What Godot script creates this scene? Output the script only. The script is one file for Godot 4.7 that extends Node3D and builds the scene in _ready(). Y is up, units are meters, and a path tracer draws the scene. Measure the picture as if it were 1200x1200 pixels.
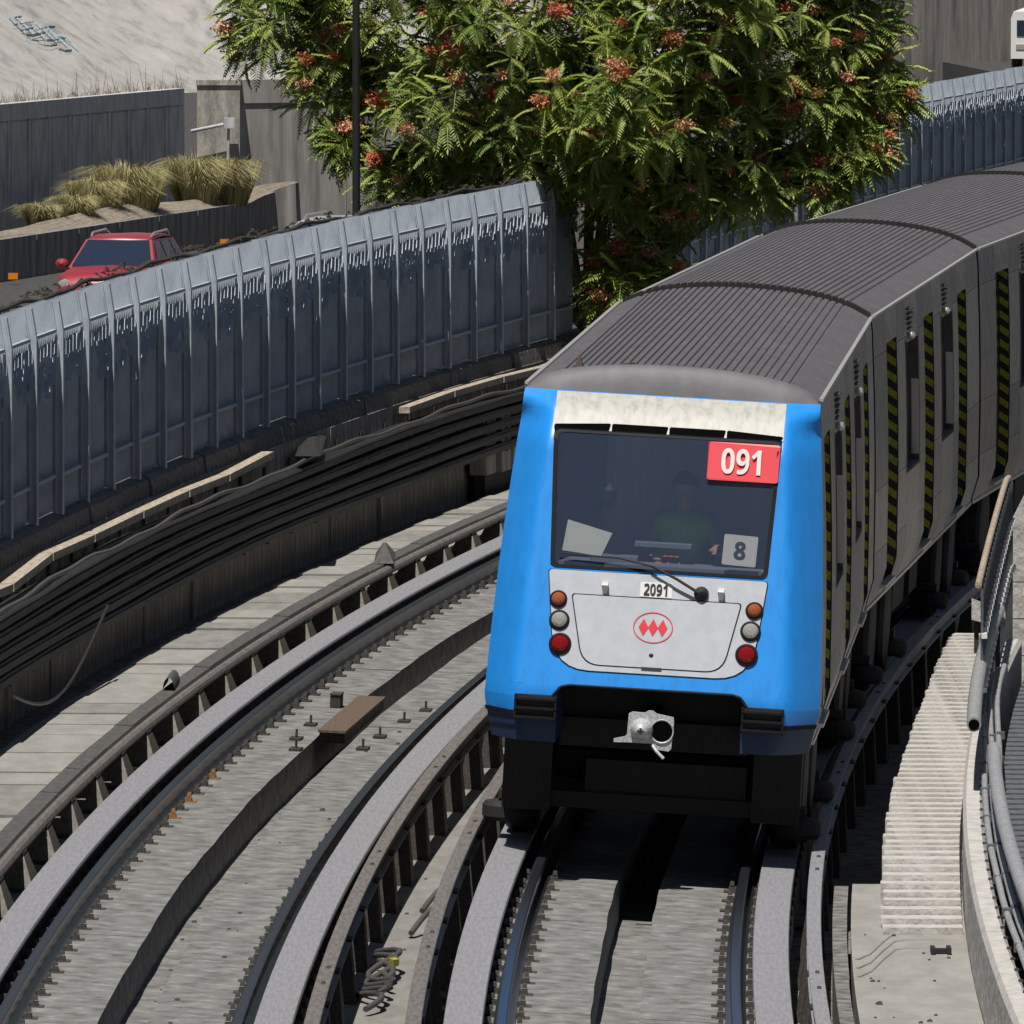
extends Node3D

const R := 340.0
const X0 := -2.55
const Z0 := 64.2
const CAM_H := 7.66
const FOCAL := 12500.0
const T2 := 3.22
var M := {}
var used := {}
var rng := RandomNumberGenerator.new()

# ---------------------------------------------------------------- geometry helpers
func P(o: float, s: float, h: float) -> Vector3:
	var a := s / R
	return Vector3(X0 + R - (R - o) * cos(a), h, -(Z0 + (R - o) * sin(a)))

func TP(trk: int, x: float, y: float, s: float) -> Vector3:
	if trk == 0: return P(x, s, y)
	if trk == 1: return P(x, s, y - x * 0.045)
	return P(T2 + x, s, y - x * 0.056)

func xf(o: float, s: float, h: float, roll := 0.0) -> Transform3D:
	var a := s / R
	var b := Basis(Vector3.UP, -a)
	if roll != 0.0: b = b * Basis(Vector3(0, 0, 1), -roll)
	return Transform3D(b, P(o, s, h))

func txf(trk: int, x: float, s: float, y: float) -> Transform3D:
	var t := xf(x if trk == 1 else T2 + x, s, 0.0, 0.045 if trk == 1 else 0.056)
	t.origin = TP(trk, x, y, s)
	return t

func at_px(px: float, py: float, depth: float) -> Vector3:
	return Vector3((px - 600.0) / FOCAL * depth, CAM_H - (py + 212.0) / FOCAL * depth, -depth)

func begin() -> SurfaceTool:
	var st := SurfaceTool.new()
	st.begin(Mesh.PRIMITIVE_TRIANGLES)
	st.set_smooth_group(-1)
	return st

func quad(st: SurfaceTool, a: Vector3, b: Vector3, c: Vector3, d: Vector3):
	for v in [a, b, c, a, c, d]: st.add_vertex(v)

func box(st: SurfaceTool, c: Vector3, sz: Vector3, b := Basis()):
	var h := sz * 0.5
	var p := []
	for i in 8:
		p.append(c + b * Vector3(h.x if i & 1 else -h.x, h.y if i & 2 else -h.y, h.z if i & 4 else -h.z))
	for f in [[0, 2, 3, 1], [5, 7, 6, 4], [4, 6, 2, 0], [1, 3, 7, 5], [2, 6, 7, 3], [4, 0, 1, 5]]:
		quad(st, p[f[0]], p[f[1]], p[f[2]], p[f[3]])

func frustum(st: SurfaceTool, c: Vector3, lo: Vector2, hi: Vector2, h: float, off := Vector2.ZERO):
	var p := []
	for k in [[lo, 0.0, Vector2.ZERO], [hi, h, off]]:
		for q in [[-1, -1], [1, -1], [1, 1], [-1, 1]]:
			p.append(c + Vector3(k[0].x * 0.5 * q[0] + k[2].x, k[1], k[0].y * 0.5 * q[1] + k[2].y))
	for i in 4: quad(st, p[i], p[4 + i], p[4 + (i + 1) % 4], p[(i + 1) % 4])
	quad(st, p[4], p[7], p[6], p[5])
	quad(st, p[0], p[1], p[2], p[3])

func tube(st: SurfaceTool, pts: Array, r: float, n := 8, r2 := -1.0):
	var rings := []
	for i in pts.size():
		var d: Vector3 = (pts[mini(i + 1, pts.size() - 1)] - pts[maxi(i - 1, 0)]).normalized()
		var u := d.cross(Vector3.UP if absf(d.y) < 0.9 else Vector3.RIGHT).normalized()
		var v := d.cross(u)
		var rr := r if r2 < 0 else lerpf(r, r2, float(i) / (pts.size() - 1))
		var ring := []
		for k in n: ring.append(pts[i] + (u * cos(TAU * k / n) + v * sin(TAU * k / n)) * rr)
		rings.append(ring)
	st.set_smooth_group(0)
	for i in rings.size() - 1:
		for k in n: quad(st, rings[i][k], rings[i][(k + 1) % n], rings[i + 1][(k + 1) % n], rings[i + 1][k])
	st.set_smooth_group(-1)
	for e in [rings[0], rings[-1]]:
		for k in range(1, n - 1):
			for v in [e[0], e[k], e[k + 1]]: st.add_vertex(v)

# lathe round the z axis: profile of (radius, z)
func lathe(st: SurfaceTool, c: Vector3, prof: Array, n := 20, b := Basis(), sx := 1.0):
	for i in prof.size() - 1:
		for k in n:
			var q := []
			for e in [[i, k], [i, k + 1], [i + 1, k + 1], [i + 1, k]]:
				var a: float = TAU * e[1] / n
				q.append(c + b * Vector3(prof[e[0]].x * cos(a) * sx, prof[e[0]].x * sin(a), prof[e[0]].y))
			quad(st, q[0], q[1], q[2], q[3])

# cross-section (x, y) pushed along the track curve
func sweep(st: SurfaceTool, trk: int, prof: Array, s0: float, s1: float, step := 1.0, closed := true):
	var n := maxi(1, int(ceil((s1 - s0) / step)))
	var rows := []
	for i in n + 1:
		var s := lerpf(s0, s1, float(i) / n)
		var row := []
		for q in prof: row.append(TP(trk, q.x, q.y, s))
		rows.append(row)
	var m := prof.size()
	for i in n:
		for k in (m if closed else m - 1):
			quad(st, rows[i][k], rows[i + 1][k], rows[i + 1][(k + 1) % m], rows[i][(k + 1) % m])
	if closed:
		var idx := Geometry2D.triangulate_polygon(PackedVector2Array(prof))
		for row in [rows[0], rows[-1]]:
			for j in idx: st.add_vertex(row[j])

func rect(x0: float, x1: float, y0: float, y1: float) -> Array:
	return [Vector2(x0, y0), Vector2(x0, y1), Vector2(x1, y1), Vector2(x1, y0)]

func poly_prism(st: SurfaceTool, pts: Array, z0: float, z1: float, b := Transform3D()):
	var idx := Geometry2D.triangulate_polygon(PackedVector2Array(pts))
	for z in [z0, z1]:
		for j in idx: st.add_vertex(b * Vector3(pts[j].x, pts[j].y, z))
	for i in pts.size():
		var a: Vector2 = pts[i]
		var c: Vector2 = pts[(i + 1) % pts.size()]
		quad(st, b * Vector3(a.x, a.y, z0), b * Vector3(c.x, c.y, z0), b * Vector3(c.x, c.y, z1), b * Vector3(a.x, a.y, z1))

func rounded(x0: float, x1: float, y0: float, y1: float, r: float, n := 5) -> Array:
	var out := []
	for q in [[x1 - r, y1 - r, 0.0], [x0 + r, y1 - r, PI / 2], [x0 + r, y0 + r, PI], [x1 - r, y0 + r, 3 * PI / 2]]:
		for i in n + 1:
			var a: float = q[2] + PI / 2 * i / n
			out.append(Vector2(q[0] + r * cos(a), q[1] + r * sin(a)))
	return out

func fin(st: SurfaceTool) -> ArrayMesh:
	st.generate_normals()
	return st.commit()

# ---------------------------------------------------------------- naming helpers
func unique(called: String) -> String:
	var k: int = used.get(called, 0)
	used[called] = k + 1
	return called if k == 0 else "%s_%03d" % [called, k]

func obj(called: String, st, m: Material, parent: Node = self) -> MeshInstance3D:
	var o := MeshInstance3D.new()
	o.mesh = st if st is Mesh else fin(st)
	o.material_override = m
	o.name = unique(called) if parent == self else called
	parent.add_child(o, true)
	return o

func inst(called: String, mesh: Mesh, m: Material, parent: Node, t: Transform3D) -> MeshInstance3D:
	var o := obj(called, mesh, m, parent)
	o.transform = t
	return o

func thing(called: String, label: String, category: String, t := Transform3D(), group := "") -> Node3D:
	var o := Node3D.new()
	o.name = unique(called)
	add_child(o)
	o.transform = t
	tag(o, label, category, group)
	return o

func tag(o: Node, label: String, category: String, group := ""):
	o.set_meta("label", label)
	o.set_meta("category", category)
	if group != "": o.set_meta("group", group)

func struct(called: String, st, m: Material) -> MeshInstance3D:
	var o := obj(called, st, m)
	o.set_meta("kind", "structure")
	return o

# ---------------------------------------------------------------- materials
func srgb(r: float, g: float, b: float) -> Color:
	return Color(r, g, b).linear_to_srgb()

func mat(c: Color, rough: float, metal := 0.0) -> StandardMaterial3D:
	var m := StandardMaterial3D.new()
	m.albedo_color = srgb(c.r, c.g, c.b)
	m.roughness = rough
	m.metallic = metal
	m.cull_mode = BaseMaterial3D.CULL_DISABLED
	return m

# base colour broken up by noise; bands: [position, multiplier]
func noisy(c: Color, rough: float, freq: float, bands: Array, scale: Vector3, metal := 0.0, bump := 0.0, world := true, tint := Color(1, 1, 1)) -> StandardMaterial3D:
	var m := mat(c, rough, metal)
	var n := FastNoiseLite.new()
	n.seed = 7 + M.size()
	n.noise_type = FastNoiseLite.TYPE_SIMPLEX
	n.frequency = freq
	n.fractal_octaves = 6
	n.fractal_gain = 0.62
	var g := Gradient.new()
	var offs := PackedFloat32Array()
	var cols := PackedColorArray()
	for b in bands:
		offs.append(b[0])
		var k: float = b[1]
		var t := Color(1, 1, 1).lerp(tint, clampf(1.0 - k, 0, 1))
		cols.append(srgb(minf(c.r * k * t.r, 1), minf(c.g * k * t.g, 1), minf(c.b * k * t.b, 1)))
	g.offsets = offs
	g.colors = cols
	var tx := NoiseTexture2D.new()
	tx.width = 512
	tx.height = 512
	tx.seamless = true
	tx.noise = n
	tx.color_ramp = g
	m.albedo_color = Color.WHITE
	m.albedo_texture = tx
	if bump > 0:
		var nt := NoiseTexture2D.new()
		nt.width = 512
		nt.height = 512
		nt.seamless = true
		nt.noise = n
		nt.as_normal_map = true
		nt.bump_strength = bump
		m.normal_enabled = true
		m.normal_texture = nt
	m.uv1_triplanar = true
	m.uv1_world_triplanar = world
	m.uv1_scale = scale
	return m

func make_materials():
	var soft := [[0.2, 0.72], [0.45, 0.95], [0.6, 1.05], [0.85, 1.25]]
	var hard := [[0.2, 0.5], [0.4, 0.85], [0.6, 1.05], [0.72, 1.2], [0.9, 1.55]]
	M.plinth = noisy(Color(0.178, 0.177, 0.172), 0.9, 0.02, [[0.18, 0.6], [0.38, 0.88], [0.55, 1.02], [0.7, 1.15], [0.85, 1.5]], Vector3(0.3, 0.5, 0.3), 0.0, 1.0)
	M.slab = noisy(Color(0.275, 0.268, 0.25), 0.9, 0.01, [[0.2, 0.9], [0.8, 1.1]], Vector3(0.5, 0.5, 0.15), 0.0, 2.0)
	M.slab2 = noisy(Color(0.22, 0.214, 0.2), 0.9, 0.01, [[0.2, 0.86], [0.8, 1.12]], Vector3(0.6, 0.5, 0.2), 0.0, 2.0)
	M.gutter = noisy(Color(0.16, 0.157, 0.15), 0.95, 0.012, hard, Vector3(0.6, 0.6, 0.6), 0.0, 3.0)
	M.wall = noisy(Color(0.3, 0.285, 0.26), 0.92, 0.012, hard, Vector3(0.9, 0.15, 0.9), 0.0, 2.0)
	M.pale = noisy(Color(0.47, 0.458, 0.438), 0.9, 0.016, [[0.2, 0.82], [0.5, 1.0], [0.8, 1.08]], Vector3(0.5, 0.4, 0.35), 0.0, 3.0)
	M.pad = noisy(Color(0.275, 0.275, 0.295), 0.6, 0.02, [[0.2, 0.85], [0.8, 1.12]], Vector3(2.5, 1, 0.25), 0.15)
	M.bar = noisy(Color(0.19, 0.172, 0.16), 0.6, 0.02, soft, Vector3(2, 1, 0.3), 0.3)
	M.cover = noisy(Color(0.085, 0.083, 0.08), 0.7, 0.02, soft, Vector3(1, 1, 0.5))
	M.black = noisy(Color(0.022, 0.021, 0.02), 0.8, 0.02, soft, Vector3(2, 2, 2))
	M.iron = noisy(Color(0.05, 0.043, 0.038), 0.8, 0.02, hard, Vector3(2, 2, 2), 0.2)
	M.rust = noisy(Color(0.12, 0.085, 0.06), 0.85, 0.02, hard, Vector3(2, 2, 2))
	M.orange_rust = noisy(Color(0.26, 0.13, 0.055), 0.85, 0.03, hard, Vector3(4, 4, 4))
	M.rail = mat(Color(0.1, 0.11, 0.13), 0.28, 0.85)
	M.clip = noisy(Color(0.06, 0.055, 0.05), 0.8, 0.02, soft, Vector3(3, 3, 3))
	M.insul = noisy(Color(0.1, 0.093, 0.07), 0.6, 0.02, hard, Vector3(1.5, 1.5, 1.5))
	M.cable = mat(Color(0.03, 0.029, 0.028), 0.45)
	M.cable_grey = mat(Color(0.075, 0.073, 0.07), 0.5)
	M.duct = noisy(Color(0.4, 0.35, 0.28), 0.8, 0.02, hard, Vector3(1, 1, 1))
	M.fence = noisy(Color(0.4, 0.46, 0.525), 0.6, 0.015, [[0.15, 0.8], [0.45, 0.97], [0.8, 1.1]], Vector3(0.7, 0.25, 0.7))
	M.kerb = noisy(Color(0.16, 0.16, 0.16), 0.95, 0.015, hard, Vector3(1, 1, 1), 0.0, 4.0)
	M.blue = noisy(Color(0.012, 0.27, 0.80), 0.34, 0.02, [[0.15, 0.84], [0.4, 0.98], [0.7, 1.03]], Vector3(0.9, 0.3, 0.9), 0.0, 0.0, false)
	M.blue.clearcoat_enabled = true
	M.blue.clearcoat = 0.5
	M.blue_dark = noisy(Color(0.012, 0.035, 0.09), 0.5, 0.02, soft, Vector3(2, 2, 2), 0.0, 0.0, false)
	M.silver = noisy(Color(0.50, 0.53, 0.585), 0.45, 0.01, [[0.2, 0.93], [0.8, 1.05]], Vector3(1, 1, 1), 0.05, 0.0, false)
	M.cream = noisy(Color(0.46, 0.455, 0.425), 0.5, 0.015, [[0.15, 0.72], [0.45, 0.97], [0.8, 1.06]], Vector3(1.2, 0.5, 1.2), 0.0, 0.0, false)
	M.roof = noisy(Color(0.112, 0.109, 0.117), 0.62, 0.01, [[0.15, 0.88], [0.5, 1.0], [0.72, 1.05], [0.9, 1.4]], Vector3(0.7, 0.7, 0.22), 0.1, 0.0, false)
	M.roofcap = noisy(Color(0.135, 0.132, 0.146), 0.6, 0.012, [[0.2, 0.88], [0.8, 1.08]], Vector3(0.8, 0.8, 0.8), 0.05, 0.0, false)
	M.steel = noisy(Color(0.27, 0.245, 0.205), 0.36, 0.016, [[0.15, 0.35], [0.38, 0.7], [0.5, 1.0], [0.62, 1.15], [0.8, 1.7]], Vector3(0.9, 0.35, 0.9), 0.55, 0.0, false)
	for v in 3:
		M["steel%d" % v] = noisy([Color(0.25, 0.237, 0.215), Color(0.19, 0.196, 0.21), Color(0.33, 0.318, 0.295)][v], 0.38, 0.016, [[0.15, 0.4], [0.38, 0.75], [0.5, 1.0], [0.62, 1.15], [0.8, 1.6]], Vector3(1.2, 0.3, 1.2), 0.5, 0.0, false)
	M.steel_edge = mat(Color(0.62, 0.6, 0.57), 0.35, 0.5)
	M.door = noisy(Color(0.09, 0.088, 0.085), 0.5, 0.02, soft, Vector3(1, 0.4, 1), 0.3, 0.0, false)
	M.yellow = noisy(Color(0.34, 0.33, 0.02), 0.6, 0.02, soft, Vector3(2, 2, 2), 0.0, 0.0, false)
	M.rubber = mat(Color(0.018, 0.018, 0.018), 0.75)
	M.gasket = mat(Color(0.016, 0.016, 0.018), 0.6)
	M.gasket.metallic_specular = 0.25
	M.red = mat(Color(0.72, 0.045, 0.065), 0.45)
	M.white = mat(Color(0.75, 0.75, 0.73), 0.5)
	M.paper = mat(Color(0.7, 0.74, 0.68), 0.8)
	M.ink = mat(Color(0.02, 0.02, 0.022), 0.6)
	M.lamp_red = mat(Color(0.2, 0.006, 0.008), 0.12)
	M.lamp_amber = mat(Color(0.3, 0.085, 0.035), 0.15)
	M.lamp_clear = mat(Color(0.55, 0.54, 0.5), 0.12, 0.5)
	M.plate = noisy(Color(0.5, 0.52, 0.53), 0.45, 0.02, soft, Vector3(3, 3, 3), 0.2, 0.0, false)
	M.glass_dark = mat(Color(0.015, 0.018, 0.022), 0.05, 0.0)
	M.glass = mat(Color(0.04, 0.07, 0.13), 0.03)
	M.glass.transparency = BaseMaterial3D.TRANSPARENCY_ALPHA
	M.glass.albedo_color = Color(0.27, 0.32, 0.41, 0.42)  # pale blue tint and alpha paint a sky reflection veil into the glass
	M.cab = mat(Color(0.3, 0.34, 0.42), 0.8)
	M.void = mat(Color(0.004, 0.004, 0.004), 1.0)  # near-black paint for the shade inside vents, coupler socket and pipe end
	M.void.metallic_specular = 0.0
	M.curtain = mat(Color(0.8, 0.81, 0.83), 0.85)
	M.desk = mat(Color(0.2, 0.23, 0.3), 0.6)
	M.led = mat(Color(0.3, 0.05, 0.01), 0.5)
	M.led.emission_enabled = true
	M.led.emission = Color(1.0, 0.35, 0.15)
	M.led.emission_energy_multiplier = 0.9
	M.vest = mat(Color(0.32, 0.8, 0.1), 0.8)
	M.skin = mat(Color(0.45, 0.26, 0.17), 0.6)
	M.cloth = mat(Color(0.05, 0.055, 0.07), 0.9)
	M.pipe = noisy(Color(0.33, 0.34, 0.35), 0.55, 0.02, soft, Vector3(1, 1, 1), 0.2)
	M.rustpipe = noisy(Color(0.42, 0.36, 0.29), 0.65, 0.02, [[0.2, 0.45], [0.4, 0.8], [0.55, 1.0], [0.8, 1.2]], Vector3(0.8, 0.8, 0.8), 0.0, 0.0, true, Color(1.2, 0.7, 0.4))
	M.grating = noisy(Color(0.10, 0.11, 0.125), 0.7, 0.02, soft, Vector3(1, 1, 1))
	M.slope = noisy(Color(0.36, 0.35, 0.337), 0.95, 0.012, [[0.2, 0.55], [0.36, 0.88], [0.5, 1.0], [0.7, 1.08], [0.9, 1.2]], Vector3(0.16, 0.09, 0.16), 0.0, 3.0)
	M.farwall = noisy(Color(0.29, 0.282, 0.27), 0.95, 0.012, hard, Vector3(0.35, 0.03, 0.35))
	M.farwall2 = noisy(Color(0.21, 0.195, 0.183), 0.95, 0.014, hard, Vector3(0.5, 0.03, 0.5))
	M.panel = noisy(Color(0.48, 0.485, 0.505), 0.8, 0.012, soft, Vector3(0.4, 0.1, 0.4))
	M.pillar = noisy(Color(0.34, 0.325, 0.29), 0.95, 0.012, soft, Vector3(0.4, 0.1, 0.4), 0.0, 2.0)
	M.planter = noisy(Color(0.22, 0.213, 0.205), 0.95, 0.012, hard, Vector3(0.4, 0.06, 0.4))
	M.soil = noisy(Color(0.27, 0.23, 0.18), 1.0, 0.02, hard, Vector3(0.5, 0.5, 0.5), 0.0, 4.0)
	M.asphalt = noisy(Color(0.055, 0.054, 0.052), 0.95, 0.02, soft, Vector3(0.3, 0.3, 0.3))
	M.reflector = mat(Color(0.75, 0.22, 0.01), 0.4)
	M.carred = mat(Color(0.3, 0.016, 0.028), 0.35)
	M.carred.clearcoat_enabled = true
	M.carglass = mat(Color(0.02, 0.03, 0.055), 0.06)
	M.chrome = mat(Color(0.6, 0.6, 0.6), 0.3, 0.7)
	M.bark = noisy(Color(0.09, 0.075, 0.06), 0.95, 0.03, hard, Vector3(2, 0.5, 2), 0.0, 4.0)
	M.graffiti = noisy(Color(0.3, 0.36, 0.4), 0.9, 0.03, hard, Vector3(1, 1, 1))
	M.pole = mat(Color(0.012, 0.012, 0.013), 0.6)

# ---------------------------------------------------------------- setting
func _ready():
	rng.seed = 20240
	var cam := Camera3D.new()
	cam.name = "camera"
	add_child(cam)
	cam.position = Vector3(0, CAM_H, 0)
	cam.rotation = Vector3(-atan(812.0 / FOCAL), 0, 0)
	cam.fov = rad_to_deg(2.0 * atan(600.0 / FOCAL))
	cam.near = 1.0
	cam.far = 3000.0
	cam.current = true
	var we := WorldEnvironment.new()
	we.name = "environment"
	var env := Environment.new()
	var sky := Sky.new()
	var sm := ProceduralSkyMaterial.new()
	sm.sky_top_color = Color(0.38, 0.46, 0.58)
	sm.sky_horizon_color = Color(0.74, 0.75, 0.76)
	sm.sky_curve = 0.15
	sm.ground_bottom_color = Color(0.2, 0.19, 0.17)
	sm.ground_horizon_color = Color(0.45, 0.44, 0.42)
	sky.sky_material = sm
	env.background_mode = Environment.BG_SKY
	env.sky = sky
	env.background_energy_multiplier = 0.45
	env.tonemap_mode = Environment.TONE_MAPPER_LINEAR
	env.tonemap_exposure = 1.0
	env.sdfgi_enabled = true
	env.ssao_enabled = true
	env.ssil_enabled = true
	we.environment = env
	add_child(we)
	var sun := DirectionalLight3D.new()
	sun.name = "sun"
	sun.light_energy = 1.6
	sun.light_color = Color(1.0, 0.975, 0.94)
	sun.light_angular_distance = 0.5
	sun.shadow_enabled = true
	add_child(sun)
	sun.look_at_from_position(Vector3(-0.12, 1.0, 0.42), Vector3.ZERO, Vector3(0, 0, -1))
	make_materials()
	build_ground()
	build_tracks()
	build_left_side()
	build_right_side()
	build_background()
	build_train()
	build_tree()
	build_vehicles()

func build_ground():
	var st := begin()
	box(st, Vector3(0, -2.16, -400), Vector3(1600, 1.0, 2400))
	struct("ground", st, M.asphalt)
	# concrete trackbed: floor of the cutting between the two walls
	st = begin()
	sweep(st, 0, rect(-3.4, 5.9, -2.0, -0.62), -22, 110, 2.0)
	struct("trackbed", st, M.gutter)
	st = begin()
	sweep(st, 0, rect(-2.92, -1.62, -0.6, -0.16), -22, 110, 2.0)
	struct("gutter_floor", st, M.gutter)
	st = begin()
	sweep(st, 0, rect(1.18, 2.06, -0.6, -0.5), -22, 80, 2.0)
	struct("centre_floor", st, M.slab2)

func build_tracks():
	# fastener: base plate, two clips, bolts towards the running plate
	var fm := fastener_mesh()
	var defs := [[1, "outer side of the empty track", "inner side of the empty track", 60.0, 40.0], [2, "train's track beside the empty track", "train's track beside the ribbed walkway", 62.0, 62.0]]
	for d in defs:
		var trk: int = d[0]
		# plinths with a drain channel between, each in cast lengths
		for side in 2:
			var pr: Array = rect(-1.6 if trk == 1 else -1.13, -0.19, -0.62, -0.2) if side == 0 else rect(0.13, 1.16 if trk == 1 else 1.1, -0.62, -0.2)
			var st0 := thing("track_plinth", "long concrete plinth under the rail on the " + d[1 + side], "plinth")
			var s := -20.0 + trk
			while s < (64.0):
				var e := s + 5.9
				var st := begin()
				var pj := []
				var jig := rng.randf_range(-0.006, 0.006)
				for q in pr: pj.append(Vector2(q.x, q.y + (jig if q.y > -0.5 else 0.0)))
				var inner := 2 if side == 0 else 0
				# rough inner edge of the channel
				var rows := int((e - s) / 0.42)
				for i in rows:
					var a := s + (e - s - 0.012) * i / rows
					var b := s + (e - s - 0.012) * (i + 1) / rows
					var pa := rough_edge(pj, side, a)
					var pb := rough_edge(pj, side, b)
					for k in 4:
						quad(st, TP(trk, pa[k].x, pa[k].y, a), TP(trk, pb[k].x, pb[k].y, b), TP(trk, pb[(k + 1) % 4].x, pb[(k + 1) % 4].y, b), TP(trk, pa[(k + 1) % 4].x, pa[(k + 1) % 4].y, a))
					if i == 0: quad(st, TP(trk, pa[0].x, pa[0].y, a), TP(trk, pa[1].x, pa[1].y, a), TP(trk, pa[2].x, pa[2].y, a), TP(trk, pa[3].x, pa[3].y, a))
				obj("cast_length", st, M.plinth, st0)
				s = e
		var fl := begin()
		sweep(fl, trk, rect(-0.2, 0.14, -0.615, -0.5), -20, 64, 2.0)
		struct("drain_channel", fl, M.plinth)
		for side in 2:
			var sg := -1.0 if side == 0 else 1.0
			# rail
			var rl := thing("running_rail", "dark steel rail on the " + d[1 + side], "rail")
			var rs := begin()
			var x: float = sg * 0.753
			var prof := [Vector2(x - 0.07, -0.19), Vector2(x - 0.07, -0.175), Vector2(x - 0.012, -0.155), Vector2(x - 0.012, -0.075), Vector2(x - 0.036, -0.06), Vector2(x - 0.036, -0.035), Vector2(x - 0.026, -0.028), Vector2(x + 0.026, -0.028), Vector2(x + 0.036, -0.035), Vector2(x + 0.036, -0.06), Vector2(x + 0.012, -0.075), Vector2(x + 0.012, -0.155), Vector2(x + 0.07, -0.175), Vector2(x + 0.07, -0.19)]
			sweep(rs, trk, prof, -20, 63, 1.0)
			obj("rail_bar", rs, M.rail, rl)
			var s := 0.3
			var far: float = (d[3] if side == 0 else d[4]) if trk == 1 else 20.0
			var k := 0
			while s < far:
				var t := txf(trk, x, s, -0.2)
				if side == 0: t.basis = t.basis * Basis(Vector3.UP, PI)
				inst("fastener", fm, M.orange_rust if (trk == 1 and side == 0 and k in [27, 29, 32]) else M.clip, rl, t)
				s += 0.7
				k += 1
			# running plate on a beam, in six-metre lengths
			var pd := thing("running_plate", "broad grey steel running plate on the " + d[1 + side], "track plate")
			var xp: float = sg * 0.995
			s = -20.0 + rng.randf_range(0, 5)
			while s < 62:
				var e := s + 9.0
				var ps := begin()
				var w := 0.125
				sweep(ps, trk, [Vector2(xp - w, -0.016), Vector2(xp - w + 0.006, 0.0), Vector2(xp + w - 0.006, 0.0), Vector2(xp + w, -0.016), Vector2(xp + w, -0.03), Vector2(xp - w, -0.03)], s, e - 0.012, 1.0)
				obj("top_plate", ps, M.pad, pd)
				ps = begin()
				sweep(ps, trk, rect(xp - 0.06, xp + 0.06, -0.2, -0.031), s, e - 0.012, 1.0)
				obj("beam", ps, M.iron, pd)
				s = e
	guide_bar(1, -1, "black-capped round guide bar on stout brackets beside the slab walkway")
	guide_bar(1, 1, "brown guide bar hugging the running plate of the empty track")
	guide_bar(2, -1, "brown guide bar between the two tracks, next to the train")
	guide_bar(2, 1, "grey guide bar running past the ribbed walkway into the train's shadow")
	# rusty steel box straddling the drain channel
	var bt := thing("channel_cover_box", "rusty steel box lying across the drain channel of the empty track", "box", txf(1, -0.03, 28.2, -0.2))
	var st := begin()
	box(st, Vector3(0.02, 0.1, 0), Vector3(0.24, 0.02, 3.6))
	obj("lid", st, M.rust, bt)
	st = begin()
	for x in [-0.08, 0.12]: box(st, Vector3(x, 0.045, 0), Vector3(0.02, 0.09, 3.5))
	box(st, Vector3(0.02, 0.045, 1.74), Vector3(0.18, 0.09, 0.02))
	obj("side_frame", st, M.iron, bt)
	for q in [[-0.3, 1.6], [-0.32, 0.2], [-0.2, 2.6], [0.36, 1.0], [0.42, -0.6], [0.33, 2.2], [0.5, -1.8]]:
		st = begin()
		tube(st, [Vector3(q[0], -0.01, q[1]), Vector3(q[0], 0.09, q[1])], 0.012, 6)
		box(st, Vector3(q[0], 0.01, q[1]), Vector3(0.1, 0.02, 0.25))
		obj("anchor_bolt", st, M.iron, bt)
	var jb := thing("signal_box", "small dark box on the plinth beside the rusty channel cover", "box", txf(1, -0.33, 30.0, -0.2))
	st = begin()
	box(st, Vector3(0, 0.055, 0), Vector3(0.09, 0.11, 0.25))
	obj("case", st, M.iron, jb)
	st = begin()
	box(st, Vector3(0, 0.117, 0), Vector3(0.1, 0.012, 0.27))
	obj("lid", st, M.clip, jb)
	# black cables lying between the tracks
	var loops := [["coiled black cables with a yellow tag lying on the floor between the tracks", 9.3, 1.35, 1.55, 4], ["pair of black cables crossing under the guide bar between the tracks", 13.4, 1.55, 1.85, 2]]
	for L in loops:
		var c := thing("cable_coil", L[0], "cable")
		for k in L[4]:
			st = begin()
			var pts := []
			for i in 15:
				var t := i / 14.0
				if L[4] == 4:
					pts.append(P(lerpf(L[2], L[3], 0.5 + 0.5 * sin(t * 9.0 + k * 0.6)) + k * 0.01, L[1] - 1.0 + k * 0.45 + t * 2.0, -0.45 + 0.02 * k + 0.05 * sin(t * 7 + k)))
				else:
					pts.append(P(lerpf(L[2], L[3] + 0.1, t), L[1] + k * 1.6 + 0.5 * sin(t * 3.0), -0.46 + 0.16 * sin(t * PI)))
			tube(st, pts, 0.022, 7)
			obj("cable", st, M.cable_grey, c)
		if L[4] == 4:
			st = begin()
			box(st, P(1.56, 10.5, -0.36), Vector3(0.05, 0.05, 0.05), Basis(Vector3(0.3, 1, 0).normalized(), 0.7))
			obj("tag", st, M.yellow, c)
	# loose chips
	st = begin()
	for i in 90:
		var zone := i % 4
		var where := Vector3()
		var s := rng.randf_range(3, 30)
		if zone == 0: where = TP(1, rng.randf_range(-0.15, 0.1), -0.5, s)
		elif zone == 1: where = P(rng.randf_range(1.35, 1.85), s, -0.5)
		elif zone == 2: where = TP(1, rng.randf_range(0.2, 0.6), -0.2, s)
		else: where = P(rng.randf_range(4.8, 5.5), rng.randf_range(2, 10), -0.1)
		var sz := rng.randf_range(0.008, 0.03)
		frustum(st, where - Vector3(0, 0.004, 0), Vector2(sz * 1.6, sz * 4.0), Vector2(sz * 0.7, sz * 2.0), sz * 0.5, Vector2(sz * 0.2, 0))
	var chips := obj("gravel", st, M.iron)
	tag(chips, "small dark stone chips scattered over the trackbed concrete", "gravel")
	chips.set_meta("kind", "stuff")

func rough_edge(pr: Array, side: int, s: float) -> Array:
	var o := pr.duplicate()
	var j := 0.006 * sin(s * 0.8) + 0.003 * sin(s * 2.9 + 1.0) + 0.002 * sin(s * 11.0)
	var k := 2 if side == 0 else 1
	o[k] = o[k] + Vector2(j, 0.0)
	return o

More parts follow.
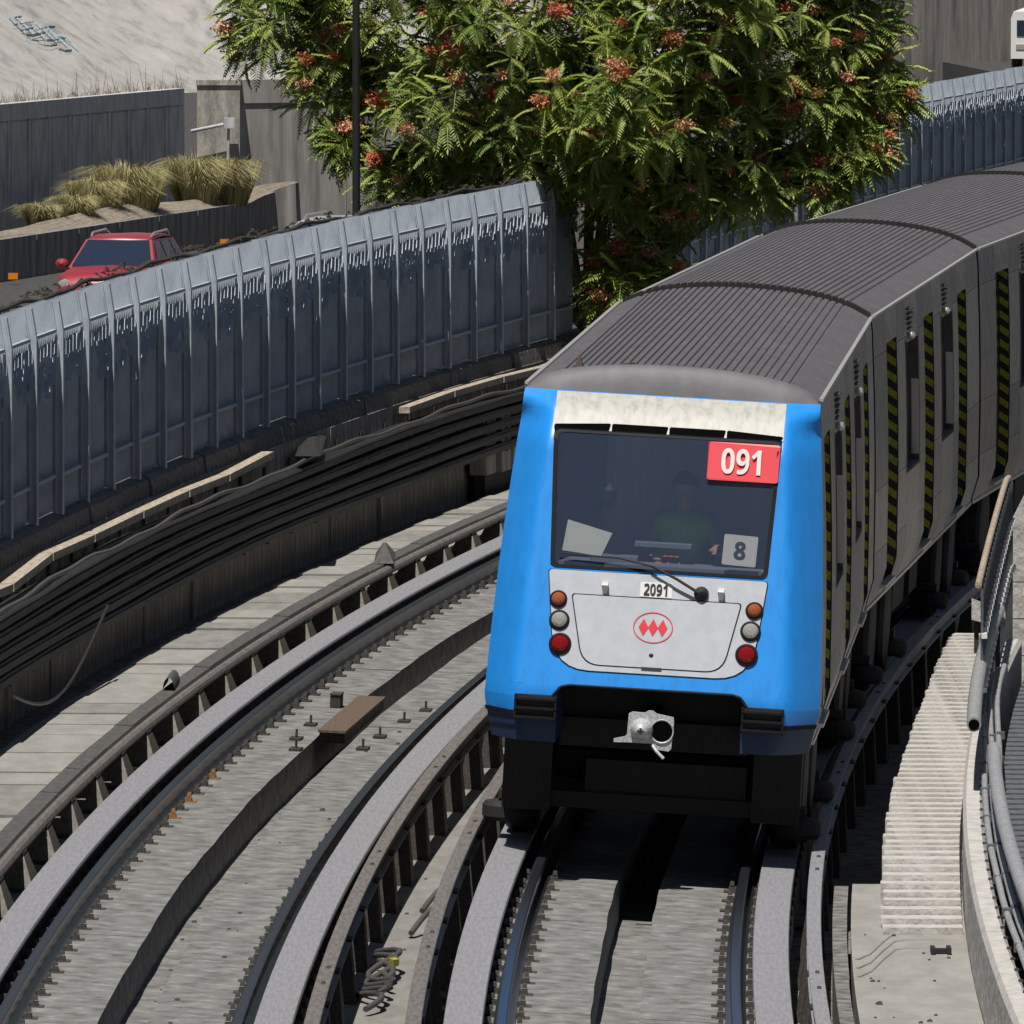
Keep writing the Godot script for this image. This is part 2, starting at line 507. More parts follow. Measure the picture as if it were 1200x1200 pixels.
func fastener_mesh() -> ArrayMesh:
	var st := begin()
	box(st, Vector3(0.105, 0.005, 0.0), Vector3(0.53, 0.01, 0.12))
	for sg in [-1, 1]:
		box(st, Vector3(sg * 0.095, 0.022, 0), Vector3(0.055, 0.03, 0.08))
		frustum(st, Vector3(sg * 0.1, 0.048, 0), Vector2(0.035, 0.04), Vector2(0.028, 0.032), 0.03)
	# bolts holding the running plate, on the outer side (+x)
	for z in [-0.04, 0.04]:
		frustum(st, Vector3(0.155, 0.0, z), Vector2(0.05, 0.07), Vector2(0.04, 0.05), 0.03)
		frustum(st, Vector3(0.155, 0.03, z), Vector2(0.026, 0.03), Vector2(0.022, 0.026), 0.05)
		frustum(st, Vector3(0.345, 0.0, z), Vector2(0.05, 0.07), Vector2(0.04, 0.05), 0.03)
		frustum(st, Vector3(0.345, 0.03, z), Vector2(0.026, 0.03), Vector2(0.022, 0.026), 0.05)
	return fin(st)

func guide_bar(trk: int, side: int, label: String):
	var g := thing("guide_bar", label, "guide bar")
	var x := side * (1.27 if trk == 1 else 1.29)
	var outer_left := trk == 1 and side == -1
	if outer_left: x = -1.37
	var m: Material = M.bar if not (trk == 2 and side == 1) else M.pad
	var s := -19.0 + rng.randf_range(0, 3)
	var top := 0.10 if outer_left else 0.12
	while s < 62:
		var e := s + 8.0
		var st := begin()
		if outer_left:
			# rounded steel conductor with a dark flat cover behind it
			var pr := []
			for i in 10:
				var a := TAU * i / 10
				pr.append(Vector2(x + 0.05 + 0.045 * cos(a), top + 0.0 + 0.045 * sin(a)))
			sweep(st, trk, pr, s, e - 0.02, 1.0)
			obj("bar", st, M.bar, g)
			var q := s
			while q < e - 0.1:
				var st2 := begin()
				var ln := minf(2.0, e - q)
				var lift := rng.randf_range(0, 0.012)
				sweep(st2, trk, [Vector2(x - 0.15, top - 0.02), Vector2(x - 0.15, top + 0.035 + lift), Vector2(x - 0.13, top + 0.055 + lift), Vector2(x + 0.01, top + 0.055 + lift), Vector2(x + 0.02, top + 0.02)], q, q + ln - 0.03, 1.0)
				obj("cover", st2, M.cover, g)
				q += ln
		else:
			var w := 0.05
			sweep(st, trk, [Vector2(x - w, top - 0.02), Vector2(x - w, top - 0.004), Vector2(x - w + 0.005, top), Vector2(x + w - 0.005, top), Vector2(x + w, top - 0.004), Vector2(x + w, top - 0.02), Vector2(x + 0.012, top - 0.022), Vector2(x + 0.012, top - 0.13), Vector2(x + w, top - 0.14), Vector2(x + w, top - 0.15), Vector2(x - w, top - 0.15), Vector2(x - w, top - 0.14), Vector2(x - 0.012, top - 0.13), Vector2(x - 0.012, top - 0.022)], s, e - 0.015, 1.0)
			obj("bar", st, m, g)
			for dz in [-0.5, 0.45]:
				var b := begin()
				frustum(b, Vector3(0, top, 0), Vector2(0.03, 0.12), Vector2(0.025, 0.1), 0.008)
				var t := txf(trk, x, e + dz, 0.0)
				inst("joint_bolt", fin(b), M.iron, g, t)
		s = e
	var far := 58.0 if outer_left else (34.0 if trk == 1 else (30.0 if side == -1 else 48.0))
	s = -1.0
	var bm := begin()
	var cl := begin()
	var foot := begin()
	if outer_left:
		frustum(bm, Vector3(0.03, -0.16, 0), Vector2(0.32, 0.62), Vector2(0.15, 0.36), 0.215)
		box(foot, Vector3(0.02, -0.18, 0), Vector3(0.36, 0.04, 0.62))
		for z in [-0.25, 0.25]:
			frustum(foot, Vector3(0.15, -0.16, z), Vector2(0.06, 0.09), Vector2(0.05, 0.07), 0.04)
			frustum(foot, Vector3(-0.12, -0.16, z), Vector2(0.06, 0.09), Vector2(0.05, 0.07), 0.04)
		box(cl, Vector3(0.02, 0.07, 0), Vector3(0.16, 0.03, 0.3))
	else:
		var base := -0.5 if not (trk == 2 and side == 1) else -0.62
		frustum(bm, Vector3(0, base + 0.03, 0), Vector2(0.2, 0.4), Vector2(0.09, 0.2), -0.03 - base - 0.03)
		box(foot, Vector3(0, base + 0.015, 0), Vector3(0.26, 0.03, 0.6))
		for z in [-0.24, 0.24]: frustum(foot, Vector3(0.09, base + 0.03, z), Vector2(0.05, 0.07), Vector2(0.04, 0.06), 0.04)
		box(cl, Vector3(0, -0.015, 0), Vector3(0.1, 0.03, 0.26))
	var mb := fin(bm)
	var mf := fin(foot)
	var mc := fin(cl)
	while s < far:
		var t := txf(trk, x, s, 0.0)
		var b := inst("bracket", mb, M.insul if outer_left else M.iron, g, t)
		obj("foot_plate", mf, M.clip, b)
		obj("clamp", mc, M.iron, b)
		s += 2.05
	if outer_left:
		for q in [[26.6, 0.0], [43.0, 1.0]]:
			var f := begin()
			if q[1] == 0.0:
				var pts := []
				for i in 9: pts.append(TP(1, x - 0.06 + 0.05 * cos(PI * i / 8.0), 0.17 + 0.1 * sin(PI * i / 8.0), q[0]))
				for i in 8: quad(f, pts[i], pts[i + 1], pts[i + 1] + Vector3(0.02, 0, -0.9), pts[i] + Vector3(0.02, 0, -0.9))
			else:
				frustum(f, TP(1, x - 0.09, 0.16, q[0]), Vector2(0.2, 1.6), Vector2(0.03, 0.3), 0.15)
			obj("raised_flap", f, M.cover, g)

func build_left_side():
	# cable-trough slabs forming a walkway
	var wk := thing("slab_walkway", "strip of pale concrete cover slabs along the foot of the cable wall", "walkway")
	var s := -6.0
	var k := 0
	while s < 60:
		var ln := 1.0 if rng.randf() < 0.6 else 0.72
		var st := begin()
		var a := rng.randf_range(-0.018, 0.018)
		var b := rng.randf_range(-0.012, 0.012)
		var y := -0.05 + rng.randf_range(-0.012, 0.012)
		sweep(st, 0, [Vector2(-2.55 + b, y - 0.08), Vector2(-2.55 + b, y), Vector2(-1.6 + a, y), Vector2(-1.6 + a, y - 0.08)], s, s + ln - 0.022, 1.0)
		obj("slab", st, M.slab if rng.randf() < 0.65 else M.slab2, wk)
		s += ln
	# retaining wall in cast panels
	var w := thing("retaining_wall", "dark streaked concrete retaining wall carrying the cable runs", "wall")
	s = -10.0
	while s < 72:
		var ln := 3.1
		var st := begin()
		var j := rng.randf_range(-0.012, 0.012)
		sweep(st, 0, rect(-3.35, -2.92 + j, -1.9, 1.2), s, s + ln - 0.025, 1.1)
		obj("wall_panel", st, M.wall, w)
		if int(s * 7) % 3 == 0:
			st = begin()
			sweep(st, 0, rect(-2.93, -2.87, -0.16, 0.26), s + ln - 0.09, s + ln + 0.04, 1.1)
			obj("joint_pilaster", st, M.wall, w)
		s += ln
	# rough kerb under the fence
	var kb := thing("fence_kerb", "rough grey concrete kerb that carries the blue-grey track fence", "kerb")
	s = -10.0
	while s < 70:
		var ln := rng.randf_range(1.4, 2.4)
		var st := begin()
		var j := rng.randf_range(-0.025, 0.02)
		sweep(st, 0, [Vector2(-3.3, 1.2), Vector2(-3.3, 1.4), Vector2(-3.02 + j, 1.4 + j * 0.5), Vector2(-2.97 + j, 1.36), Vector2(-2.95 + j, 1.2)], s, s + ln - 0.03, 0.8)
		obj("kerb_stone", st, M.kerb, kb)
		s += ln
	# cable runs on the wall
	var names := ["lowest", "second lowest", "middle", "second highest", "highest"]
	for lv in 5:
		var h: float = [0.44, 0.57, 0.70, 0.84, 0.97][lv]
		var cr := thing("cable_run", "%s of five bundled black cable runs on the retaining wall" % names[lv], "cable", Transform3D(), "cable runs on the wall")
		for c in 4:
			var st := begin()
			var pts := []
			var ph := rng.randf_range(0, 6)
			for i in 130:
				var q := -8.0 + i * 0.6
				var sag := 0.004 * sin(q * 1.9 + ph) + 0.014 * sin(q * 0.33 + lv * 0.7)
				pts.append(P(-2.82 + 0.056 * c + 0.008 * sin(q * 0.9 + ph), q, h + sag + (0.03 if c == 1 else 0.0)))
			tube(st, pts, 0.034 if c != 1 else 0.026, 6)
			obj("cable", st, M.cable, cr)
		var bm := begin()
		box(bm, Vector3(0.14, -0.058, 0), Vector3(0.3, 0.02, 0.05))
		box(bm, Vector3(0.0, 0.0, 0), Vector3(0.02, 0.16, 0.07))
		var mesh := fin(bm)
		var sh := begin()
		for i in 64:
			var qa := -8.0 + i * 1.2
			var ya := h + 0.014 * sin(qa * 0.33 + lv * 0.7) - 0.045
			var yb := h + 0.014 * sin((qa + 1.2) * 0.33 + lv * 0.7) - 0.045
			quad(sh, P(-2.9, qa, ya), P(-2.9, qa + 1.2, yb), P(-2.6, qa + 1.2, yb), P(-2.6, qa, ya))
			quad(sh, P(-2.6, qa, ya - 0.012), P(-2.6, qa, ya + 0.05), P(-2.6, qa + 1.2, yb + 0.05), P(-2.6, qa + 1.2, yb - 0.012))
		obj("tray", sh, M.cover, cr)
		var q := 14.0
		while q < 64:
			inst("bracket", mesh, M.iron, cr, xf(-2.9, q, h))
			q += 1.6
	# beige duct along the top of the wall, in slipping lengths
	var du := thing("cable_duct", "beige weathered cable duct lying in crooked lengths along the wall top", "duct")
	s = 8.0
	k = 0
	while s < 66:
		var ln := 3.0
		if not (s > 43.5 and s < 51.0):
			var st := begin()
			var y := 1.17 + 0.03 * sin(s * 0.9)
			var o := -2.76 + 0.03 * sin(s * 0.55)
			var y2 := 1.17 + 0.03 * sin((s + ln) * 0.9)
			var o2 := -2.76 + 0.03 * sin((s + ln) * 0.55)
			var A := [P(o - 0.07, s, y - 0.03), P(o - 0.07, s, y + 0.04), P(o + 0.05, s, y + 0.04), P(o + 0.05, s, y - 0.03)]
			var B := [P(o2 - 0.07, s + ln - 0.06, y2 - 0.03), P(o2 - 0.07, s + ln - 0.06, y2 + 0.04), P(o2 + 0.05, s + ln - 0.06, y2 + 0.04), P(o2 + 0.05, s + ln - 0.06, y2 - 0.03)]
			for i in 4: quad(st, A[i], B[i], B[(i + 1) % 4], A[(i + 1) % 4])
			quad(st, A[0], A[1], A[2], A[3])
			quad(st, B[0], B[1], B[2], B[3])
			obj("duct_length", st, M.duct, du)
		s += ln
	# black pipe above the runs
	var pp := begin()
	var pts2 := []
	for i in 100:
		var q := 5.0 + i * 0.6
		pts2.append(P(-2.6, q, 1.07 + 0.02 * sin(q * 0.7) + 0.012 * sin(q * 2.1)))
	tube(pp, pts2, 0.02, 6)
	tag(obj("conduit", pp, M.cable_grey), "thin grey conduit running just below the beige duct", "conduit")
	# broken board tilted over the runs, small white tags, hanging cable
	var bd := begin()
	frustum(bd, P(-2.85, 47.2, 1.12), Vector2(0.26, 4.2), Vector2(0.08, 1.6), 0.06)
	tag(obj("tilted_board", bd, M.black), "dark broken board tilted on the cable runs by the fence foot", "board")
	for q in [[400.0, 516.0, "small white number tag hung on the cable runs below the duct gap", 0.96], [4.0, 697.0, "white number tag wired to the cable runs near the wall's edge", 0.9]]:
		var sD: float = (CAM_H - q[3]) * FOCAL / (q[1] + 212.0)
		var t := thing("marker_tag", q[2], "tag", Transform3D(Basis(), at_px(q[0], q[1], sD - 0.15)))
		var st := begin()
		box(st, Vector3.ZERO, Vector3(0.09, 0.07, 0.02))
		obj("plate", st, M.white, t)
		for i in 2:
			st = begin()
			lathe(st, Vector3(-0.02 + 0.04 * i, 0, 0.012), [Vector2(0.008, 0), Vector2(0.014, 0), Vector2(0.014, 0.003), Vector2(0.008, 0.003), Vector2(0.008, 0)], 10)
			obj("digit_mark", st, M.ink, t)
	var hc := begin()
	var hp := []
	for i in 12:
		var t := i / 11.0
		hp.append(P(-2.5, 24.5 + t * 6.5, lerpf(0.34, 0.62, t) - 0.38 * sin(t * PI)))
	tube(hc, hp, 0.016, 6)
	tag(obj("hanging_cable", hc, M.cable), "loose black cable drooping in front of the retaining wall", "cable")
	var bx := thing("equipment_cabinet", "grey vertical ribbed cabinet standing in shade under the cable runs", "cabinet", xf(-2.76, 58.0, -0.16))
	for i in 5:
		var st := begin()
		box(st, Vector3(0.02 * (i % 2), 0.62, -0.9 * i), Vector3(0.2, 0.62 + 0.03 * (i % 3), 0.62))
		obj("rib_panel", st, M.wall, bx)
	var stb := begin()
	box(stb, Vector3(0, 0.15, -1.8), Vector3(0.12, 0.32, 4.0))
	obj("plinth_base", stb, M.iron, bx)
	# the fence
	build_fence("track_fence", "blue-grey corrugated steel fence above the cable wall", 16.4, 1.7, 29, true)
	build_fence("track_fence", "blue-grey corrugated steel fence curving away behind the tree and train roofs", 0, 1.36, 62, false)

func bay_meshes(L: float, seed_v: int) -> Array:
	# local frame: x to the right (towards the tracks), y up, z towards the camera; bay runs from z = 0 to z = -L
	var hgt := 1.93
	var bend := 1.65
	var rr := RandomNumberGenerator.new()
	rr.seed = seed_v
	var st := begin()
	var n := int(round(L / 0.12))
	var p := (L - 0.02) / n
	var pts := []
	for i in n:
		var z := -0.01 - p * i
		pts.append(Vector2(-0.03, z))
		pts.append(Vector2(0.03, z - p * 0.12))
		pts.append(Vector2(0.03, z - p * 0.2))
	pts.append(Vector2(-0.03, -L + 0.01))
	for i in pts.size() - 1:
		quad(st, Vector3(pts[i].x, 0.02, pts[i].y), Vector3(pts[i].x, bend, pts[i].y), Vector3(pts[i + 1].x, bend, pts[i + 1].y), Vector3(pts[i + 1].x, 0.02, pts[i + 1].y))
		quad(st, Vector3(pts[i].x, bend, pts[i].y), Vector3(pts[i].x - 0.045, hgt, pts[i].y), Vector3(pts[i + 1].x - 0.045, hgt, pts[i + 1].y), Vector3(pts[i + 1].x, bend, pts[i + 1].y))
	var sheet := fin(st)
	st = begin()
	box(st, Vector3(0.045, bend, -L / 2), Vector3(0.035, 0.03, L - 0.1))
	var rail := fin(st)
	st = begin()
	box(st, Vector3(0.045, 0.34, -L / 2), Vector3(0.035, 0.03, L - 0.1))
	var rail2 := fin(st)
	st = begin()
	for seg in [[0.0, 0.0, bend, 0.0], [bend, 0.0, hgt, -0.045]]:
		for q in [[0.04, 0.052, 0.045], [0.052, 0.1, 0.006], [0.1, 0.112, 0.045]]:
			var c := []
			for e in [[seg[0], seg[1]], [seg[2], seg[3]]]:
				for w in [[q[0], -q[2]], [q[1], -q[2]], [q[1], q[2]], [q[0], q[2]]]: c.append(Vector3(w[0] + e[1], e[0], w[1]))
			for i in 4: quad(st, c[i], c[4 + i], c[4 + (i + 1) % 4], c[(i + 1) % 4])
			quad(st, c[4], c[5], c[6], c[7])
	var post := fin(st)
	# added fins that catch sun as the light flecks below the upper rail
	st = begin()
	for row in 5:
		for i in n:
			if (i + row) % 2 == 0 or rr.randf() < 0.08 + 0.15 * row: continue
			var z := -0.01 - p * (i + 0.5)
			var y := 1.49 - 0.09 * row + rr.randf_range(-0.03, 0.03)
			var hh := rr.randf_range(0.04, 0.075)
			var w := p * 0.36
			var a := [Vector3(0.03, y + hh, z - w), Vector3(0.075, y + hh, z - w), Vector3(0.085, y - hh, z + w), Vector3(0.03, y - hh, z + w)]
			quad(st, a[0], a[1], a[2], a[3])
	return [sheet, rail, rail2, post, fin(st)]

func build_fence(called: String, label: String, s0: float, L: float, n: int, near: bool):
	var f := thing(called, label, "fence")
	var vs := [bay_meshes(L, 1), bay_meshes(L, 2), bay_meshes(L, 3), bay_meshes(L, 4), bay_meshes(L, 5), bay_meshes(L, 6), bay_meshes(L, 7)]
	var A := Vector3(-1.75, 0, -125.0)
	var B := Vector3(9.1, 0, -188.0)
	var d := (B - A).normalized()
	for i in range(0 if near else 13, n):
		var ms: Array = vs[(i * 5) % 7]
		var t: Transform3D
		if near: t = xf(-3.1, s0 + L * i, 1.4)
		else:
			# straight run that bends gently to the right
			var q := L * i
			var ang := 0.172 + 0.0009 * maxf(q - 40.0, 0.0)
			t = Transform3D(Basis(Vector3.UP, -ang), A + d * q + Vector3(0, 1.4, 0))
		var m: Material = M.fence
		t.origin.y += rng.randf_range(-0.008, 0.008)
		var sh := inst("sheet", ms[0], m, f, t)
		obj("fleck_fins", ms[4], m, sh).set_meta("kind", "stuff")
		inst("top_rail", ms[1], m, f, t)
		inst("bottom_rail", ms[2], m, f, t)
		var tilt := Basis(Vector3(0, 0, 1), rng.randf_range(-0.006, 0.006))
		inst("post", ms[3], m, f, Transform3D(t.basis * tilt, t.origin))
	if not near:
		var st := begin()
		var e := A + d * (L * n)
		A = A + d * (L * 13)
		var nn := Vector3(-d.z, 0, d.x)
		for y in [[-1.6, 1.4]]:
			var a0 := A - nn * 0.15
			var a1 := A + nn * 0.25
			var e0 := e - nn * 0.15
			var e1 := e + nn * 0.25
			var up0 := Vector3(0, y[0], 0)
			var up1 := Vector3(0, y[1], 0)
			quad(st, a0 + up1, e0 + up1, e1 + up1, a1 + up1)
			quad(st, a1 + up0, a1 + up1, e1 + up1, e1 + up0)
			quad(st, a0 + up0, a0 + up1, e0 + up1, e0 + up0)
			quad(st, a0 + up0, a0 + up1, a1 + up1, a1 + up0)
		tag(obj("fence_plinth", st, M.kerb), "dark concrete base wall under the far corrugated fence", "wall")

func build_right_side():
	# kerb strip, groove and walkway
	var kb := thing("walkway_kerb", "narrow grey kerb stones beside the guide bar and pale walkway", "kerb")
	var s := -14.0
	while s < 11.5:
		var ln := rng.randf_range(2.6, 3.4)
		var st := begin()
		sweep(st, 0, rect(4.64, 4.74 + rng.randf_range(-0.006, 0.006), -0.62, -0.1), s, s + ln - 0.03, 1.0)
		obj("kerb_stone", st, M.gutter, kb)
		s += ln
	var wk := thing("ribbed_walkway", "pale concrete walkway with stacked ribbed slabs leading past the train", "walkway")
	var st := begin()
	sweep(st, 0, rect(4.77, 5.57, -0.62, -0.105), -14, 13.6, 1.0)
	obj("base_slab", st, M.slab, wk)
	st = begin()
	sweep(st, 0, rect(5.02, 5.57, -0.62, -0.105), 13.602, 27.0, 1.0)
	obj("raised_base", st, M.pale, wk)
	s = 10.0
	var k := 0
	while s < 35.4:
		st = begin()
		var ln := rng.randf_range(0.40, 0.47)
		var lo := 4.99 + rng.randf_range(-0.015, 0.015) - clampf((s - 27.0) * 0.02, 0, 0.2)
		var hi := 5.55 - clampf((s - 25.0) * 0.022, 0, 0.3)
		var y0 := -0.1 + 0.17 * clampf((s - 9.5) / 4.0, 0, 1)
		# each slab: upright front lip, top dipping backwards
		var lip := y0 + 0.021 + rng.randf_range(-0.004, 0.004)
		var a := [P(lo, s, lip), P(hi, s, lip), P(hi, s + ln - 0.01, y0), P(lo, s + ln - 0.01, y0)]
		var g := [P(lo, s, -0.104), P(hi, s, -0.104), P(hi, s + ln - 0.01, -0.104), P(lo, s + ln - 0.01, -0.104)]
		quad(st, a[0], a[1], a[2], a[3])
		for i in 4: quad(st, g[i], a[i], a[(i + 1) % 4], g[(i + 1) % 4])
		obj("rib_slab", st, M.pale, wk)
		s += ln
		k += 1
	for i in 3:
		st = begin()
		var pts := []
		for j in 9:
			var t := j / 8.0
			pts.append(P(lerpf(4.8, 5.5, t), 7.2 + i * 0.55 + 1.9 * smoothstep(0.0, 0.45, t), -0.105))
		tube(st, pts, 0.013, 6)
		obj("cement_ridge", st, M.slab, wk)
	var sg := begin()
	box(sg, P(5.38, 8.75, -0.085), Vector3(0.1, 0.03, 0.09))
	for x in [-1, 1]: box(sg, P(5.38, 8.75, -0.08) + Vector3(0.055 * x, 0, 0), Vector3(0.03, 0.045, 0.2))
	tag(obj("track_bolt", sg, M.ink), "black dumbbell-shaped bolt left lying on the pale walkway", "bolt")
	# parapet
	var pw := thing("parapet_wall", "pale beige low parapet wall along the ribbed walkway", "wall")
	s = -14.0
	while s < 24:
		st = begin()
		sweep(st, 0, [Vector2(5.575, -0.62), Vector2(5.575, 0.40), Vector2(5.60, 0.44), Vector2(5.70, 0.44), Vector2(5.73, 0.40), Vector2(5.73, -1.9)], s, s + 6.3, 1.0)
		obj("wall_length", st, M.pale, pw)
		s += 6.32
	var sp := begin()
	for i in 34:
		var q := -2.0 + i * 0.65
		frustum(sp, P(5.72, q, 0.438), Vector2(0.05, 0.05), Vector2(0.04, 0.04), 0.015)
	obj("stud_row", sp, M.iron, pw).set_meta("kind", "stuff")
	# pipes on the parapet
	var labs := ["slim grey pipe nearest the parapet top of three clamped pipes", "middle of three grey pipes clamped along the parapet", "outermost slim pipe of three along the parapet"]
	for i in 3:
		var pt := thing("conduit_pipe", labs[i], "pipe", Transform3D(), "pipes on the parapet")
		st = begin()
		var pts := []
		for j in 34: pts.append(P(5.735 + 0.055 * i - 0.09 * smoothstep(16.0, 24.0, -8.0 + j), -8.0 + j, 0.56 + 0.02 * i + 0.01 * sin(j * 1.3 + i)))
		tube(st, pts, 0.023, 8)
		obj("tube", st, M.pipe, pt)
		for j in 12:
			st = begin()
			box(st, Vector3.ZERO, Vector3(0.062, 0.055, 0.09))
			inst("clamp", fin(st), M.grating, pt, xf(5.735 + 0.055 * i, -6.0 + j * 2.2, 0.56 + 0.02 * i))
	st = begin()
	var pa := []
	for j in 12: pa.append(P(5.80 + 0.0 * j, -8.0 + j * 2.02, 0.84))
	tube(st, pa, 0.05, 12)
	tag(obj("handrail_pipe", st, M.pipe), "thick pale grey pipe sloping along the outside of the parapet", "pipe")
	var op := thing("open_pipe", "thick grey pipe with an open dark end above the ribbed walkway", "pipe")
	st = begin()
	var pb := []
	for j in 10: pb.append(P(5.655, 15.0 + j * 1.3, 0.95))
	tube(st, pb, 0.055, 12)
	obj("tube", st, M.pipe, op)
	st = begin()
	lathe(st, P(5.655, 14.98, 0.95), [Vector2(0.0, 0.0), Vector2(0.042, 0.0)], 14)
	obj("open_end_shade", st, M.void, op)  # flat black disc painted as the dark hollow of the pipe
	# white cover board
	var wb := thing("cover_board", "white flat board fixed across the railing over the ribbed walkway", "board", Transform3D(Basis(), at_px(1160, 717, 90.5)))
	st = begin()
	poly_prism(st, [Vector2(-0.145, 0.11), Vector2(-0.145, -0.07), Vector2(0.145, -0.14), Vector2(0.14, 0.0)], -0.03, 0.03)
	obj("board", st, M.pale, wb)
	st = begin()
	box(st, Vector3(-0.1, -0.16, -0.06), Vector3(0.04, 0.4, 0.04))
	box(st, Vector3(0.08, -0.24, -0.06), Vector3(0.04, 0.5, 0.04))
	obj("strut", st, M.iron, wb)
	var jb := thing("junction_box", "grey junction box with black cables under the white board", "box", Transform3D(Basis(), at_px(1157, 757, 89.5)))
	st = begin()
	box(st, Vector3.ZERO, Vector3(0.11, 0.16, 0.12))
	obj("case", st, M.pipe, jb)
	for i in 4:
		st = begin()
		var pts := []
		for j in 8:
			var t := j / 7.0
			pts.append(Vector3(-0.05 + 0.04 * i + 0.05 * sin(t * 4 + i), -0.08 - t * (0.22 + 0.05 * i), 0.06 * sin(t * 5 + i * 2)))
		tube(st, pts, 0.012, 6)
		obj("cable", st, M.cable, jb)
	# two curving railings
	var defs := [["inner curved railing with a rusty pale top tube beside the train", 0.0, 1.6], ["outer curved railing with a rusty pale top tube and dark balusters", 0.36, 1.5]]
	for d in defs:
		var rg := thing("railing", d[0], "railing")
		var path := []
		for i in 25:
			var q := 20.5 + i * (0.62 if d[1] == 0.0 else 0.9)
			var o: float = 5.64 - 0.0005 * (q - 20.5) - 0.00125 * pow(q - 20.5, 2) + d[1] * (1.0 + (q - 20.5) * 0.0)
			var drop := 0.05 * pow(maxf(0.0, (i - 21) / 3.0), 2.0)
			path.append([o, q, d[2] - drop])
		st = begin()
		var tp := []
		for q in path: tp.append(P(q[0], q[1], q[2]))
		tube(st, tp, 0.028 if d[1] == 0.0 else 0.022, 10)
		obj("top_tube", st, M.rustpipe, rg)
		for lv in [0.42, 0.85]:
			st = begin()
			var lp := []
			for q in path: lp.append(P(q[0] + 0.03, q[1], q[2] - lv))
			tube(st, lp, 0.014, 6)
			obj("rail", st, M.iron, rg)
		for i in path.size():
			var q = path[i]
			st = begin()
			tube(st, [P(q[0] + 0.03, q[1], q[2] - 1.5), P(q[0] + 0.03, q[1], q[2] - 0.03)], 0.014, 6)
			var bl := obj("baluster", st, M.grating, rg)
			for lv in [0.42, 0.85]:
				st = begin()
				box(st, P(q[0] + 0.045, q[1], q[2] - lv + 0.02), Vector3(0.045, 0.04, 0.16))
				obj("clip", st, M.white, bl)  # white block painted as the sunlit top of a baluster
	# grating strip and beams of the neighbouring stair
	var gt := thing("cable_grating", "dark blue-grey slatted grating behind the parapet pipes", "grating")
	for i in 60:
		st = begin()
		box(st, Vector3.ZERO, Vector3(0.22, 0.03, 0.27))
		inst("slat", fin(st), M.grating, gt, xf(5.98, 8.0 + i * 0.42, 0.35))
	st = begin()
	sweep(st, 0, rect(6.1, 6.16, -1.9, 0.2), 4, 36, 1.0)
	tag(obj("side_plate", st, M.wall), "dark upright plate between the grating and the pale beams", "plate")
	for i in 15:
		var b := thing("cross_beam", "pale concrete cross beam of the row beyond the railing", "beam", xf(7.4, 6.0 + i * 2.75, 0.0), "cross beams beyond the railing")
		st = begin()
		box(st, Vector3(0, 0.42, 0), Vector3(2.5, 0.3, 0.75))
		obj("top_block", st, M.pale, b)
		st = begin()
		box(st, Vector3(0.05, -0.95, -0.1), Vector3(2.4, 2.43, 0.5))
		obj("web", st, M.pale, b)
	var ab := thing("abutment_block", "large pale concrete block with joints beyond the curved railing", "block", Transform3D(Basis(Vector3.UP, -0.1), at_px(1222, 640, 101.0)))
	for i in 4:
		st = begin()
		poly_prism(st, [Vector2(-0.42 + 0.0 * i, -0.35 * i - 0.34), Vector2(-0.42, -0.35 * i), Vector2(1.6, -0.35 * i), Vector2(1.6, -0.35 * i - 0.34)] if i > 0 else [Vector2(-0.42, -0.34), Vector2(-0.4, 0.02), Vector2(-0.1, 0.62), Vector2(1.6, 0.62), Vector2(1.6, -0.34)], -0.6, 0.0)
		obj("stone_course", st, M.pale, ab)

func path_at(pts: Array, t: float) -> Vector3:
	var tot := 0.0
	for i in pts.size() - 1: tot += pts[i].distance_to(pts[i + 1])
	var want := t * tot
	for i in pts.size() - 1:
		var l: float = pts[i].distance_to(pts[i + 1])
		if want <= l or i == pts.size() - 2: return pts[i].lerp(pts[i + 1], minf(want / l, 1.0))
		want -= l
	return pts[-1]

# wall between two plan points, vertical, with thickness to the back
func wall_run(st: SurfaceTool, a: Vector3, b: Vector3, h0: float, h1: float, th: float):
	var d := (b - a)
	d.y = 0
	d = d.normalized()
	var n := Vector3(-d.z, 0, d.x)
	if n.z > 0: n = -n
	var p := []
	for q in [a, b, b + n * th, a + n * th]:
		p.append(Vector3(q.x, h0, q.z))
		p.append(Vector3(q.x, h1, q.z))
	for i in 4: quad(st, p[i * 2], p[i * 2 + 1], p[(i * 2 + 3) % 8], p[(i * 2 + 2) % 8])
	quad(st, p[1], p[3], p[5], p[7])

